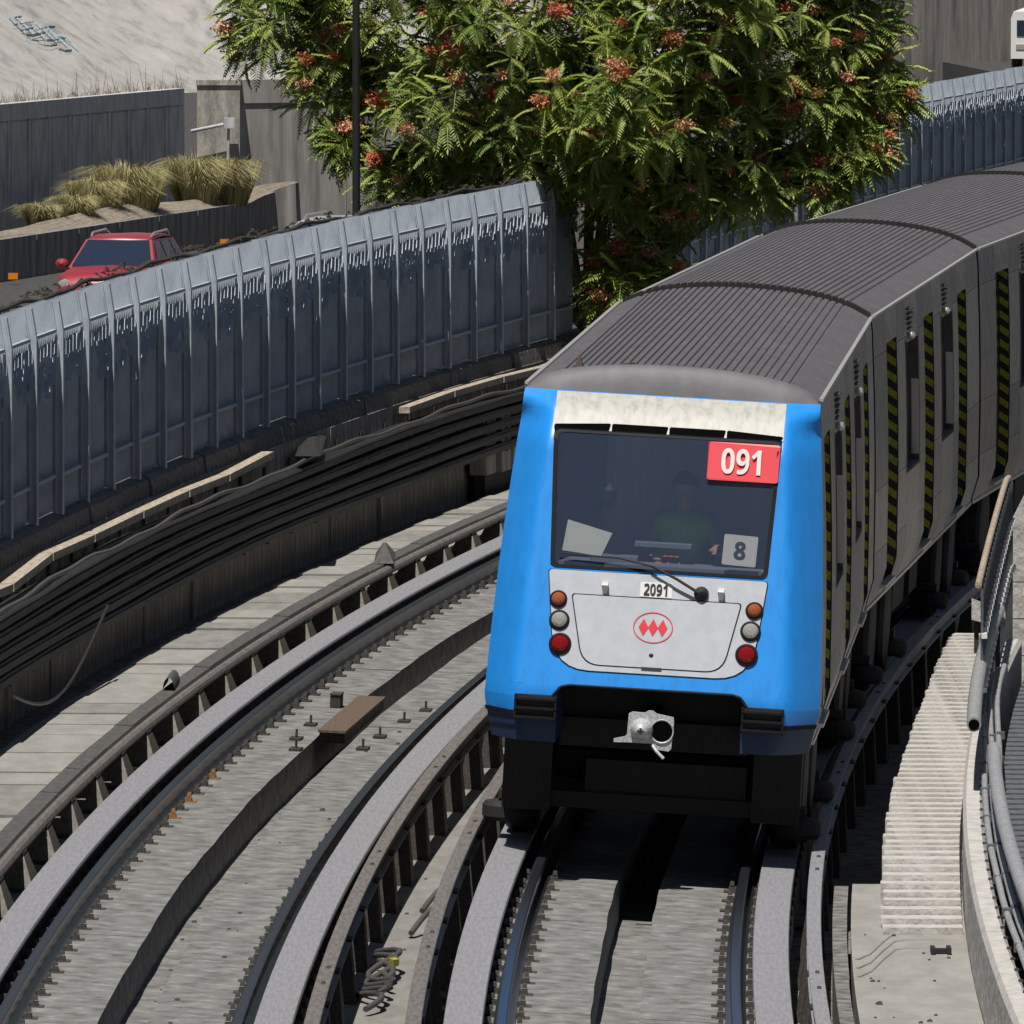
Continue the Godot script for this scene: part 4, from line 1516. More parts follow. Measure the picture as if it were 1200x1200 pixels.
func build_nose(c: Node3D, t: Transform3D):
	# blue shell around the window, panel and coupler opening
	var st := begin()
	var hw := func(y): return half_w(y)
	var nhw := func(y): return -half_w(y)
	var win := func(y): return 0.80 + (y - 2.135) * 0.045 - 0.002
	var nwin := func(y): return -(0.80 + (y - 2.135) * 0.045 - 0.002)
	for pr in [[1.285, 2.14, 10], [3.13, 3.4, 6]]:
		nose_patch(st, pr[0], pr[1], nhw, nwin, 0.0, 10, pr[2])
		nose_patch(st, pr[0], pr[1], nwin, win, 0.0, 10, pr[2])
		nose_patch(st, pr[0], pr[1], win, hw, 0.0, 10, pr[2])
	nose_patch(st, 2.14, 3.13, nhw, nwin, 0.0, 10, 12)
	nose_patch(st, 2.14, 3.13, win, hw, 0.0, 10, 12)
	nose_patch(st, 1.185, 1.285, nhw, func(y): return -0.64 - (1.285 - y) * 0.7, 0.0, 10, 3)
	nose_patch(st, 1.185, 1.285, func(y): return 0.64 + (1.285 - y) * 0.7, hw, 0.0, 10, 3)
	# returns to the steel side
	for sg in [-1.0, 1.0]:
		for i in 10:
			var y0 := lerpf(1.185, 3.4, i / 10.0)
			var y1 := lerpf(1.185, 3.4, (i + 1) / 10.0)
			var a := nose(sg * half_w(y0), y0)
			var b := nose(sg * half_w(y1), y1)
			quad(st, a, b, Vector3(b.x, b.y, minf(b.z, -0.62 - 0.22 * (y1 - 1.2))), Vector3(a.x, a.y, minf(a.z, -0.62 - 0.22 * (y0 - 1.2))))
	obj("nose_shell", st, M.blue, c)
	st = begin()
	for sg in [-1.0, 1.0]:
		for i in 10:
			var y0 := lerpf(0.88, 3.43, i / 10.0)
			var y1 := lerpf(0.88, 3.43, (i + 1) / 10.0)
			var za := minf(nose(sg * half_w(y0), y0).z, -0.62 - 0.22 * (y0 - 1.2)) - 0.002
			var zb := minf(nose(sg * half_w(y1), y1).z, -0.62 - 0.22 * (y1 - 1.2)) - 0.002
			quad(st, Vector3(sg * side_x(y0), y0, za), Vector3(sg * side_x(y1), y1, zb), Vector3(sg * side_x(y1), y1, -1.12), Vector3(sg * side_x(y0), y0, -1.12))
	obj("corner_post", st, M.steel, c)
	# grimy cap between band and roof
	st = begin()
	st.set_smooth_group(0)
	var nx := 28
	var rows := []
	for j in 9:
		var v := j / 8.0
		var row := []
		for i in nx + 1:
			var u := -1.0 + 2.0 * i / nx
			var x0 := u * half_w(3.4)
			var lowp := nose(x0, 3.4)
			var hip := Vector3(u * 1.075, roof_y(u * 1.0) + 0.002, -1.03)
			if absf(u) > 0.93: hip.y = lerpf(hip.y, 3.42, (absf(u) - 0.93) / 0.07)
			var mid := Vector3(lerpf(lowp.x, hip.x, 0.4), hip.y - 0.015, lerpf(lowp.z, hip.z, 0.42))
			row.append(lowp.lerp(mid, v).lerp(mid.lerp(hip, v), v))
		rows.append(row)
	for j in 8:
		for i in nx: quad(st, rows[j][i], rows[j + 1][i], rows[j + 1][i + 1], rows[j][i + 1])
	obj("roof_cap", st, M.roofcap, c)
	# antenna fin
	st = begin()
	frustum(st, Vector3(-0.72, roof_y(0.72) - 0.01, -1.2), Vector2(0.07, 0.22), Vector2(0.012, 0.04), 0.1, Vector2(0, -0.04))
	var an := obj("antenna_fin", st, M.iron, c)
	st = begin()
	tube(st, [Vector3(-0.95, roof_y(0.95) + 0.008, -1.1), Vector3(-0.3, roof_y(0.3) + 0.012, -1.08)], 0.008, 6)
	obj("antenna_wire", st, M.iron, an)
	# silver band and its vents
	st = begin()
	nose_patch(st, 3.134, 3.385, func(y): return -0.85, func(y): return 0.85, 0.008, 20, 4)
	nose_patch(st, 3.385, 3.395, func(y): return -0.85, func(y): return 0.85, 0.004, 20, 1)
	obj("silver_band", st, M.cream, c)
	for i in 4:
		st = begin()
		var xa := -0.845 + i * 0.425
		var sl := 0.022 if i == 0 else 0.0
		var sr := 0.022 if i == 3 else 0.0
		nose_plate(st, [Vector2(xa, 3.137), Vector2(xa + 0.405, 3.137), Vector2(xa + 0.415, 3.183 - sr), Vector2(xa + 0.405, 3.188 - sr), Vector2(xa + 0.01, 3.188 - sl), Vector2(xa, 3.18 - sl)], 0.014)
		obj("vent_slot_shade", st, M.void, c)  # black plate painted as the shade inside the vent
	# silver front panel with its hatch
	st = begin()
	var pan := trapezoid(0.72, 0.805, 1.40, 2.115, 0.26, 0.03)
	nose_plate(st, pan, 0.010, 0.02)
	var fp := obj("front_panel", st, M.silver, c)
	st = begin()
	nose_frame(st, pan, -0.008, 0.006)
	obj("panel_seam", st, M.gasket, fp)
	var hat := trapezoid(0.52, 0.63, 1.44, 1.95, 0.13, 0.03)
	st = begin()
	nose_plate(st, hat, 0.013, 0.02)
	obj("hatch_seam", st, M.gasket, fp)
	var hat2 := []
	for p in hat: hat2.append(Vector2(p.x * 0.984, 1.695 + (p.y - 1.695) * 0.974))
	st = begin()
	nose_plate(st, hat2, 0.018, 0.02)
	var ht := obj("hatch", st, M.silver, c)
	st = begin()
	var lc := Vector2(-0.012, 1.737)
	for i in 40:
		var a0 := TAU * i / 40
		var a1 := TAU * (i + 1) / 40
		var q := []
		for e in [[a0, 1.0], [a1, 1.0], [a1, 0.945], [a0, 0.945]]: q.append(nose(lc.x + 0.147 * cos(e[0]) * e[1], lc.y + 0.112 * sin(e[0]) * e[1], 0.022))
		quad(st, q[0], q[1], q[2], q[3])
	for i in 3:
		var cx := lc.x + (i - 1) * 0.07
		nose_plate(st, [Vector2(cx - 0.036, lc.y), Vector2(cx, lc.y + 0.062), Vector2(cx + 0.036, lc.y), Vector2(cx, lc.y - 0.062)], 0.022, 0.003)
	obj("emblem", st, M.red, ht)
	st = begin()
	lathe(st, nose(-0.012, 1.535, 0.02), [Vector2(0.0, 0.006), Vector2(0.009, 0.006), Vector2(0.014, 0.002), Vector2(0.017, 0.0)], 12)
	obj("lock", st, M.ink, ht)
	st = begin()
	nose_plate(st, [Vector2(-0.08, 1.436), Vector2(0.07, 1.436), Vector2(0.07, 1.45), Vector2(-0.08, 1.45)], 0.022, 0.004)
	obj("latch", st, M.ink, ht)
	# lamps
	for sg in [-1, 1]:
		for q in [[0.722, 1.902, 0.052, "marker_lamp", "lamp_amber"], [0.704, 1.752, 0.06, "head_lamp", "lamp_clear"], [0.686, 1.58, 0.066, "tail_lamp", "lamp_red"]]:
			var b := nose_basis(q[1])
			var p := nose(sg * q[0], q[1], 0.012)
			st = begin()
			lathe(st, p, [Vector2(q[2] * 1.28, 0.0), Vector2(q[2] * 1.2, 0.012), Vector2(q[2] * 1.04, 0.016), Vector2(q[2], 0.004)], 22, b)
			var hs := obj(q[3], st, M.gasket, c)
			st = begin()
			lathe(st, p, [Vector2(q[2] * 1.02, 0.006), Vector2(q[2] * 0.9, 0.02), Vector2(q[2] * 0.6, 0.032), Vector2(0.0, 0.038)], 22, b)
			obj("lens", st, M[q[4]], hs)
	# fleet number plate
	st = begin()
	nose_plate(st, [Vector2(-0.125, 1.955), Vector2(0.11, 1.955), Vector2(0.11, 2.062), Vector2(-0.125, 2.062)], 0.014, 0.006)
	var np := obj("number_plate", st, M.white, c)
	var tm := obj("number", text_mesh("2091", 0.086), M.ink, np)
	tm.transform = Transform3D(nose_basis(2.01).scaled(Vector3(0.72, 1, 1)), nose(-0.008, 2.008, 0.018))
	# tow brackets
	for x in [-0.385, 0.47]:
		st = begin()
		box(st, nose(x, 2.03, 0.03), Vector3(0.045, 0.03, 0.05), nose_basis(2.0))
		frustum(st, nose(x, 1.965, 0.015), Vector2(0.03, 0.02), Vector2(0.05, 0.05), 0.06, Vector2(0, 0.012))
		obj("tow_bracket", st, M.white, c)
	# windscreen
	var wo := trapezoid(0.80, 0.845, 2.135, 3.13, 0.05, 0.06)
	st = begin()
	nose_frame(st, wo, 0.035, 0.008)
	var ws := obj("windscreen_seal", st, M.gasket, c)
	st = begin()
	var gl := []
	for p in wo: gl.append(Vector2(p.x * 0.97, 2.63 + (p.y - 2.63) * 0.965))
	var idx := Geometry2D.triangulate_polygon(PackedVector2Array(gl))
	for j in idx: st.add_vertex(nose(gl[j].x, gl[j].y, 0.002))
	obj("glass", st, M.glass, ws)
	# wiper
	st = begin()
	tube(st, [nose(0.325, 2.0, 0.06), nose(0.14, 2.1, 0.075), nose(-0.06, 2.185, 0.06)], 0.013, 6, 0.009)
	var wp := obj("wiper_arm", st, M.rubber, c)
	st = begin()
	tube(st, [nose(-0.02, 2.175, 0.05), nose(-0.3, 2.225, 0.045), nose(-0.74, 2.235, 0.03)], 0.009, 6, 0.006)
	obj("blade", st, M.rubber, wp)
	st = begin()
	lathe(st, nose(0.325, 2.0, 0.012), [Vector2(0.056, 0.0), Vector2(0.05, 0.03), Vector2(0.028, 0.05), Vector2(0.0, 0.07)], 16, nose_basis(2.0))
	obj("pivot", st, M.rubber, wp)
	# red route board on the glass
	st = begin()
	var rb := trapezoid(0.262, 0.265, -0.137, 0.137, 0.02, 0.02)
	var rb2 := []
	for p in rb: rb2.append(p + Vector2(0.568, 2.966))
	nose_plate(st, rb2, 0.018, 0.008)
	var bd := obj("route_board", st, M.red, c)
	tm = obj("digits", text_mesh("091", 0.19), M.white, bd)
	tm.transform = Transform3D(nose_basis(2.96).scaled(Vector3(0.76, 1, 1)), nose(0.565, 2.966, 0.022))
	# bumper corners, anti-climbers, skirts
	for sg in [-1.0, 1.0]:
		st = begin()
		nose_patch(st, 1.08, 1.185, (func(y): return 0.985) if sg > 0 else (func(y): return -half_w(y)), (func(y): return half_w(y)) if sg > 0 else (func(y): return -0.985), 0.004, 8, 2)
		var cb := obj("bumper_corner", st, M.blue, c)
		st = begin()
		nose_patch(st, 1.05, 1.08, (func(y): return 0.985) if sg > 0 else (func(y): return -half_w(y) - 0.008), (func(y): return half_w(y) + 0.008) if sg > 0 else (func(y): return -0.985), 0.016, 8, 1)
		obj("trim", st, M.gasket, cb)
		st = begin()
		box(st, Vector3(sg * 0.835, 1.11, -0.07), Vector3(0.3, 0.17, 0.15))
		var ac := obj("anti_climber", st, M.ink, c)
		for k in 3:
			st = begin()
			box(st, Vector3(sg * 0.835, 1.04 + 0.068 * k, 0.025), Vector3(0.31, 0.018, 0.06))
			obj("rib", st, M.gasket, ac)
		for k in [-1, 1]:
			st = begin()
			box(st, Vector3(sg * 0.835 + k * 0.148, 1.11, 0.02), Vector3(0.016, 0.19, 0.06))
			obj("rib", st, M.gasket, ac)
		st = begin()
		nose_patch(st, 0.86, 1.05, (func(y): return 0.68) if sg > 0 else (func(y): return -half_w(y)), (func(y): return half_w(y)) if sg > 0 else (func(y): return -0.68), -0.03, 10, 3)
		quad(st, Vector3(sg * half_w(0.86), 0.86, -0.4), Vector3(sg * half_w(1.05), 1.05, -0.4), Vector3(sg * half_w(1.18), 1.18, -1.12), Vector3(sg * half_w(0.86), 0.86, -1.12))
		quad(st, Vector3(sg * half_w(1.05), 1.05, -0.4), Vector3(sg * half_w(1.185), 1.185, -0.38), Vector3(sg * half_w(1.185), 1.185, -1.12), Vector3(sg * half_w(1.18), 1.18, -1.12))
		quad(st, Vector3(sg * 0.68, 0.86, -0.03), Vector3(sg * 0.68, 1.25, -0.03), Vector3(sg * 0.68, 1.25, -1.1), Vector3(sg * 0.68, 0.86, -1.1))
		obj("skirt", st, M.blue_dark, c)
		# wheel guard in front of the tyre
		st = begin()
		box(st, Vector3(sg * 0.93, 0.55, -1.15), Vector3(0.36, 0.6, 0.06))
		box(st, Vector3(sg * 1.08, 0.55, -1.4), Vector3(0.05, 0.58, 0.5))
		obj("wheel_guard", st, M.black, c)
	# lip above the coupler opening
	st = begin()
	var lip := [[-0.98, 1.195], [-0.72, 1.195], [-0.66, 1.27], [-0.6, 1.285], [0.6, 1.285], [0.66, 1.27], [0.72, 1.195], [0.98, 1.195]]
	for i in lip.size() - 1:
		tube(st, [nose(lip[i][0], lip[i][1], 0.006), nose(lip[i + 1][0], lip[i + 1][1], 0.006)], 0.012, 6)
	obj("opening_lip", st, M.gasket, c)
	st = begin()
	box(st, Vector3(0, 1.05, -1.1), Vector3(1.4, 0.6, 0.05))
	box(st, Vector3(0, 1.3, -0.58), Vector3(1.4, 0.03, 1.0))
	obj("opening_back", st, M.black, c)
	st = begin()
	box(st, Vector3(0, 0.34, -1.2), Vector3(1.9, 0.12, 0.08))
	box(st, Vector3(0.1, 0.5, -1.3), Vector3(1.2, 0.3, 0.2))
	obj("front_beam", st, M.black, c)
	# coupler
	st = begin()
	var cp := [Vector2(-0.15, 0.90), Vector2(-0.245, 0.895), Vector2(-0.245, 0.92), Vector2(-0.165, 0.94), Vector2(-0.15, 0.96), Vector2(-0.145, 1.11), Vector2(-0.12, 1.125), Vector2(-0.03, 1.122), Vector2(0.0, 1.14), Vector2(0.03, 1.14), Vector2(0.06, 1.12), Vector2(0.185, 1.10), Vector2(0.19, 1.07), Vector2(0.18, 0.87), Vector2(0.16, 0.85), Vector2(0.06, 0.86), Vector2(0.03, 0.90)]
	poly_prism(st, cp, 0.0, 0.05)
	var co := obj("coupler", st, M.plate, c)
	st = begin()
	lathe(st, Vector3(-0.045, 1.0, 0.045), [Vector2(0.085, 0.0), Vector2(0.075, 0.06), Vector2(0.05, 0.13), Vector2(0.022, 0.16), Vector2(0.0, 0.16)], 18)
	obj("cone", st, M.plate, co)
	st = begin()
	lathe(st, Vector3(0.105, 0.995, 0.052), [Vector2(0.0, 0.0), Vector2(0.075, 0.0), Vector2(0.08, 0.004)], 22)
	obj("cup_shade", st, M.void, co)  # flat black disc painted as the shaded inside of the socket
	st = begin()
	lathe(st, Vector3(0.105, 0.995, 0.052), [Vector2(0.078, 0.006), Vector2(0.086, 0.01), Vector2(0.09, 0.0)], 22)
	obj("cup_rim", st, M.plate, co)
	st = begin()
	box(st, Vector3(-0.045, 1.0, 0.208), Vector3(0.05, 0.014, 0.006))
	box(st, Vector3(-0.045, 1.0, 0.209), Vector3(0.014, 0.05, 0.006))
	obj("cross_slot", st, M.ink, co)
	st = begin()
	tube(st, [Vector3(0.04, 0.89, 0.06), Vector3(0.075, 0.85, 0.09), Vector3(0.13, 0.80, 0.1)], 0.013, 8)
	obj("handle", st, M.plate, co)
	st = begin()
	tube(st, [Vector3(0.0, 1.0, 0.0), Vector3(0.0, 1.0, -1.1)], 0.1, 12)
	obj("drawbar", st, M.black, co)
	# cab
	st = begin()
	box(st, Vector3(0, 2.2, -1.95), Vector3(2.2, 2.0, 0.04))
	box(st, Vector3(0, 1.45, -1.2), Vector3(2.2, 0.04, 1.5))
	obj("cab_wall", st, M.cab, c)
	st = begin()
	for i in 22:
		var x := -0.5 + i * 0.062
		var a := Vector3(x, 1.6, -1.80 + 0.035 * (i % 2))
		var b := Vector3(x + 0.062, 1.6, -1.80 + 0.035 * ((i + 1) % 2))
		quad(st, a, a + Vector3(0, 1.72, 0), b + Vector3(0, 1.72, 0), b)
	obj("curtain", st, M.curtain, c)
	st = begin()
	poly_prism(st, [Vector2(-0.95, 1.6), Vector2(-0.95, 2.17), Vector2(0.95, 2.17), Vector2(0.95, 1.6)], -0.9, -0.42)
	box(st, Vector3(-0.35, 2.19, -0.68), Vector3(0.35, 0.05, 0.25))
	box(st, Vector3(0.0, 2.3, -0.85), Vector3(0.42, 0.03, 0.2))
	var dk := obj("desk", st, M.desk, c)
	st = begin()
	for q in [[-0.07, 2.25, 1], [0.03, 2.25, 2], [0.07, 2.25, 2], [0.11, 2.25, 2], [-0.03, 2.2, 3], [0.06, 2.2, 1], [0.14, 2.2, 1]]:
		for k in q[2]: box(st, Vector3(q[0] + 0.016 * k, q[1], -0.42), Vector3(0.012, 0.008, 0.004))
	obj("display", st, M.led, dk)
	st = begin()
	var gp := []
	for i in 9:
		var a := i / 8.0
		gp.append(Vector3(-0.52 + 0.02 * sin(a * 3) + 0.1 * a * a, 2.18 + 0.5 * a - 0.02 * a * a, -0.62))
	tube(st, gp, 0.008, 6)
	var mic := obj("desk_lamp_stem", st, M.ink, dk)
	st = begin()
	lathe(st, Vector3(-0.41, 2.66, -0.61), [Vector2(0.0, -0.11), Vector2(0.03, -0.09), Vector2(0.055, -0.02), Vector2(0.05, 0.05), Vector2(0.0, 0.1)], 12, Basis(Vector3(1, 0, 0), -PI / 2 + 0.2))
	obj("lamp_hood", st, M.ink, mic)
	# loose things behind the glass
	var tr := func(x, y, z, b): return t * Transform3D(b, Vector3(x, y, z))
	var ps := thing("paper_sheet", "blank pale sheet leaning behind the windscreen's wiper side", "paper", tr.call(-0.545, 2.33, -0.40, Basis(Vector3(0, 0, 1), -0.1) * Basis(Vector3(1, 0, 0), -0.28)))
	st = begin()
	poly_prism(st, [Vector2(-0.17, -0.1), Vector2(-0.165, 0.135), Vector2(0.175, 0.085), Vector2(0.12, -0.1)], -0.002, 0.002)
	obj("sheet", st, M.paper, ps)
	var cd := thing("number_card", "white card with a dark 8 behind the windscreen", "card", tr.call(0.585, 2.325, -0.375, Basis(Vector3(0, 0, 1), -0.04) * Basis(Vector3(1, 0, 0), -0.28)))
	st = begin()
	poly_prism(st, rounded(-0.125, 0.125, -0.115, 0.115, 0.012, 3), -0.003, 0.003)
	obj("card", st, M.white, cd)
	tm = obj("digit", text_mesh("8", 0.13), M.ink, cd)
	tm.transform = Transform3D(Basis(), Vector3(0.0, -0.005, 0.006))
	build_driver(t)

# ---------------------------------------------------------------- driver: tapered capsules joined by a smooth minimum, meshed as surface nets
func capsule_field(p: Vector3, bones: Array, k: float) -> float:
	var acc := 1.0
	for b in bones:
		var pa: Vector3 = p - b[0]
		var ba: Vector3 = b[1] - b[0]
		var h := clampf(pa.dot(ba) / maxf(ba.dot(ba), 1e-6), 0, 1)
		var d := (pa - ba * h).length() - lerpf(b[2], b[3], h)
		var m := clampf(0.5 + 0.5 * (acc - d) / k, 0, 1)
		acc = lerpf(acc, d, m) - k * m * (1.0 - m)
	return acc

func surface_net(bones: Array, lo: Vector3, hi: Vector3, cell: float, k: float) -> SurfaceTool:
	var n := Vector3i(((hi - lo) / cell).ceil()) + Vector3i.ONE
	var f := PackedFloat32Array()
	f.resize(n.x * n.y * n.z)
	for z in n.z:
		for y in n.y:
			for x in n.x: f[x + n.x * (y + n.y * z)] = capsule_field(lo + Vector3(x, y, z) * cell, bones, k)
	var vid := {}
	for z in n.z - 1:
		for y in n.y - 1:
			for x in n.x - 1:
				var sum := Vector3.ZERO
				var cnt := 0
				for e in [[0, 0, 0, 1, 0, 0], [0, 0, 0, 0, 1, 0], [0, 0, 0, 0, 0, 1], [1, 0, 0, 1, 1, 0], [1, 0, 0, 1, 0, 1], [0, 1, 0, 1, 1, 0], [0, 1, 0, 0, 1, 1], [0, 0, 1, 1, 0, 1], [0, 0, 1, 0, 1, 1], [1, 1, 0, 1, 1, 1], [1, 0, 1, 1, 1, 1], [0, 1, 1, 1, 1, 1]]:
					var a := f[x + e[0] + n.x * (y + e[1] + n.y * (z + e[2]))]
					var b := f[x + e[3] + n.x * (y + e[4] + n.y * (z + e[5]))]
					if (a < 0) != (b < 0):
						sum += Vector3(e[0], e[1], e[2]).lerp(Vector3(e[3], e[4], e[5]), a / (a - b))
						cnt += 1
				if cnt > 0: vid[Vector3i(x, y, z)] = lo + (Vector3(x, y, z) + sum / cnt) * cell
	var st := begin()
	st.set_smooth_group(0)
	for z in range(1, n.z - 1):
		for y in range(1, n.y - 1):
			for x in range(1, n.x - 1):
				var a := f[x + n.x * (y + n.y * z)] < 0
				for ax in [[1, 0, 0, Vector3i(0, 1, 0), Vector3i(0, 0, 1)], [0, 1, 0, Vector3i(0, 0, 1), Vector3i(1, 0, 0)], [0, 0, 1, Vector3i(1, 0, 0), Vector3i(0, 1, 0)]]:
					var b := f[x + ax[0] + n.x * (y + ax[1] + n.y * (z + ax[2]))] < 0
					if a == b: continue
					var c := Vector3i(x, y, z)
					var q := [c, c - ax[3], c - ax[3] - ax[4], c - ax[4]]
					var ok := true
					for v in q: ok = ok and vid.has(v)
					if not ok: continue
					if a: quad(st, vid[q[0]], vid[q[3]], vid[q[2]], vid[q[1]])
					else: quad(st, vid[q[0]], vid[q[1]], vid[q[2]], vid[q[3]])
	return st

func build_driver(t: Transform3D):
	var r := thing("person", "person in a green high-visibility vest sitting behind the windscreen, hand on the desk", "person", t * Transform3D(Basis(), Vector3(0.12, 1.47, -1.28)))
	# origin at the seat's foot, facing +z; hip at 0.5
	var hip := Vector3(0, 0.5, 0)
	var ch := Vector3(0, 0.9, 0.03)
	var bones := [[hip + Vector3(-0.08, 0, 0), hip + Vector3(0.08, 0, 0), 0.13, 0.13], [hip, ch, 0.13, 0.145], [ch + Vector3(-0.13, 0.06, 0), ch + Vector3(0.13, 0.06, 0), 0.085, 0.085], [ch, ch + Vector3(0, 0.2, 0.01), 0.06, 0.052],
		[Vector3(0, 1.2, 0.03), Vector3(0, 1.25, 0.035), 0.085, 0.095], [Vector3(0, 1.14, 0.07), Vector3(0, 1.17, 0.075), 0.05, 0.055], [Vector3(0, 1.19, 0.13), Vector3(0, 1.17, 0.14), 0.01, 0.015], [Vector3(-0.1, 1.19, 0.02), Vector3(-0.1, 1.21, 0.02), 0.014, 0.016], [Vector3(0.1, 1.19, 0.02), Vector3(0.1, 1.21, 0.02), 0.014, 0.016],
		[Vector3(-0.09, 0.5, 0.05), Vector3(-0.12, 0.5, 0.48), 0.085, 0.06], [Vector3(0.09, 0.5, 0.05), Vector3(0.12, 0.5, 0.48), 0.085, 0.06], [Vector3(-0.12, 0.5, 0.48), Vector3(-0.12, 0.08, 0.42), 0.06, 0.045], [Vector3(0.12, 0.5, 0.48), Vector3(0.12, 0.08, 0.42), 0.06, 0.045], [Vector3(-0.12, 0.04, 0.4), Vector3(-0.12, 0.03, 0.56), 0.045, 0.035], [Vector3(0.12, 0.04, 0.4), Vector3(0.12, 0.03, 0.56), 0.045, 0.035],
		[Vector3(-0.2, 0.95, 0.02), Vector3(-0.27, 0.72, 0.12), 0.055, 0.045], [Vector3(-0.27, 0.72, 0.12), Vector3(-0.16, 0.75, 0.36), 0.045, 0.032], [Vector3(0.2, 0.95, 0.02), Vector3(0.3, 0.76, 0.14), 0.055, 0.045], [Vector3(0.3, 0.76, 0.14), Vector3(0.28, 0.82, 0.4), 0.045, 0.032]]
	for sg in [-1, 1]:
		var w := Vector3(-0.16, 0.75, 0.36) if sg < 0 else Vector3(0.28, 0.82, 0.4)
		bones.append([w, w + Vector3(0, 0.0, 0.07), 0.03, 0.032])
		for i in 4: bones.append([w + Vector3(-0.03 + 0.02 * i, 0, 0.08), w + Vector3(-0.034 + 0.023 * i, -0.03, 0.15 - 0.008 * absf(i - 1.4)), 0.01, 0.008])
		bones.append([w + Vector3(-sg * 0.03, 0, 0.03), w + Vector3(-sg * 0.065, -0.01, 0.085), 0.011, 0.009])
	obj("body", surface_net(bones, Vector3(-0.42, -0.03, -0.2), Vector3(0.44, 1.38, 0.66), 0.02, 0.03), M.skin, r)
	var vb := [[hip, ch, 0.15, 0.165], [ch + Vector3(-0.13, 0.05, 0), ch + Vector3(0.13, 0.05, 0), 0.1, 0.1]]
	obj("vest", surface_net(vb, Vector3(-0.3, 0.3, -0.22), Vector3(0.3, 1.12, 0.26), 0.025, 0.05), M.vest, r)
	var tb := [[Vector3(-0.09, 0.5, 0.0), Vector3(-0.12, 0.5, 0.48), 0.1, 0.075], [Vector3(0.09, 0.5, 0.0), Vector3(0.12, 0.5, 0.48), 0.1, 0.075], [Vector3(-0.12, 0.5, 0.48), Vector3(-0.12, 0.1, 0.42), 0.075, 0.06], [Vector3(0.12, 0.5, 0.48), Vector3(0.12, 0.1, 0.42), 0.075, 0.06]]
	obj("trousers", surface_net(tb, Vector3(-0.28, 0.0, -0.16), Vector3(0.28, 0.66, 0.62), 0.03, 0.03), M.cloth, r)
	var hb := [[Vector3(0, 1.26, 0.0), Vector3(0, 1.27, 0.03), 0.1, 0.098], [Vector3(0, 1.2, -0.04), Vector3(0, 1.25, -0.02), 0.08, 0.09]]
	obj("hair", surface_net(hb, Vector3(-0.14, 1.08, -0.16), Vector3(0.14, 1.42, 0.16), 0.02, 0.03), M.ink, r)
	var seat := thing("driver_seat", "dark padded seat under the person behind the windscreen", "seat", t * Transform3D(Basis(), Vector3(0.12, 1.47, -1.28)))
	var st := begin()
	poly_prism(st, rounded(-0.24, 0.24, 0.3, 0.38, 0.03), -0.25, 0.25)
	obj("cushion", st, M.cab, seat)
	st = begin()
	poly_prism(st, rounded(-0.22, 0.22, 0.38, 1.05, 0.06), -0.3, -0.22)
	obj("backrest", st, M.cab, seat)
	st = begin()
	tube(st, [Vector3(0, 0, 0), Vector3(0, 0.3, 0)], 0.05, 10)
	obj("pedestal", st, M.ink, seat)

# ---------------------------------------------------------------- tree
func frond_mesh(v: int) -> ArrayMesh:
	# pinnate leaf, one metre long along +x, drooping
	var st := begin()
	var n := 11
	var rr := RandomNumberGenerator.new()
	rr.seed = 90 + v
	var droop: float = [0.25, 0.45, 0.62][v]
	var at := func(t: float) -> Vector3: return Vector3(t * (1.0 - 0.12 * droop * t), -droop * t * t, 0)
	for i in n:
		var a: Vector3 = at.call(float(i) / n)
		var b: Vector3 = at.call(float(i + 1) / n)
		var w := Vector3(0, 0, 0.008)
		quad(st, a - w, b - w, b + w, a + w)
	for i in range(1, n + 1):
		var t := (i + 0.2) / (n + 0.6)
		var p: Vector3 = at.call(t)
		var ln := (0.25 if i < n - 2 else 0.19) * (0.75 + 0.5 * sin(t * PI)) * rr.randf_range(0.85, 1.1)
		for sg in [-1.0, 1.0]:
			var dir := Vector3(0.42, -0.25 - rr.randf() * 0.25, sg).normalized()
			var side := Vector3(0.9, 0.1, -sg * 0.4).normalized()
			var m := p + dir * ln * 0.4
			var tip := p + dir * ln + Vector3(0.02, -0.04, 0)
			var w := 0.042
			for q in [p, m + side * w, tip, p, tip, m - side * w + Vector3(0, -0.012, 0)]: st.add_vertex(q)
	var p2: Vector3 = at.call(1.0)
	for q in [p2, p2 + Vector3(0.1, -0.05, 0.03), p2 + Vector3(0.22, -0.13, 0), p2, p2 + Vector3(0.22, -0.13, 0), p2 + Vector3(0.1, -0.06, -0.03)]: st.add_vertex(q)
	return fin(st)

func seed_mesh(v: int) -> ArrayMesh:
	var st := begin()
	var rr := RandomNumberGenerator.new()
	rr.seed = 300 + v
	for i in 170:
		var p := Vector3(rr.randfn() * 0.07, rr.randfn() * 0.05 - 0.04, rr.randfn() * 0.07)
		var d := Vector3(rr.randf_range(-1, 1), rr.randf_range(-1, 0.4), rr.randf_range(-1, 1)).normalized()
		var u := d.cross(Vector3(0.3, 1, 0.2)).normalized() * 0.014
		quad(st, p - u * 0.3, p + d * 0.03 - u, p + d * 0.065, p + d * 0.03 + u)
		for tri in [Vector3.ZERO, p - u * 0.3, p - u * 0.3 + d * 0.005]: st.add_vertex(tri)
	return fin(st)

func leaf_mat(c: Color) -> StandardMaterial3D:
	var m := mat(c, 0.5)
	m.backlight_enabled = true
	m.backlight = srgb(c.r * 0.9, c.g * 0.9, c.b * 0.4)
	return m

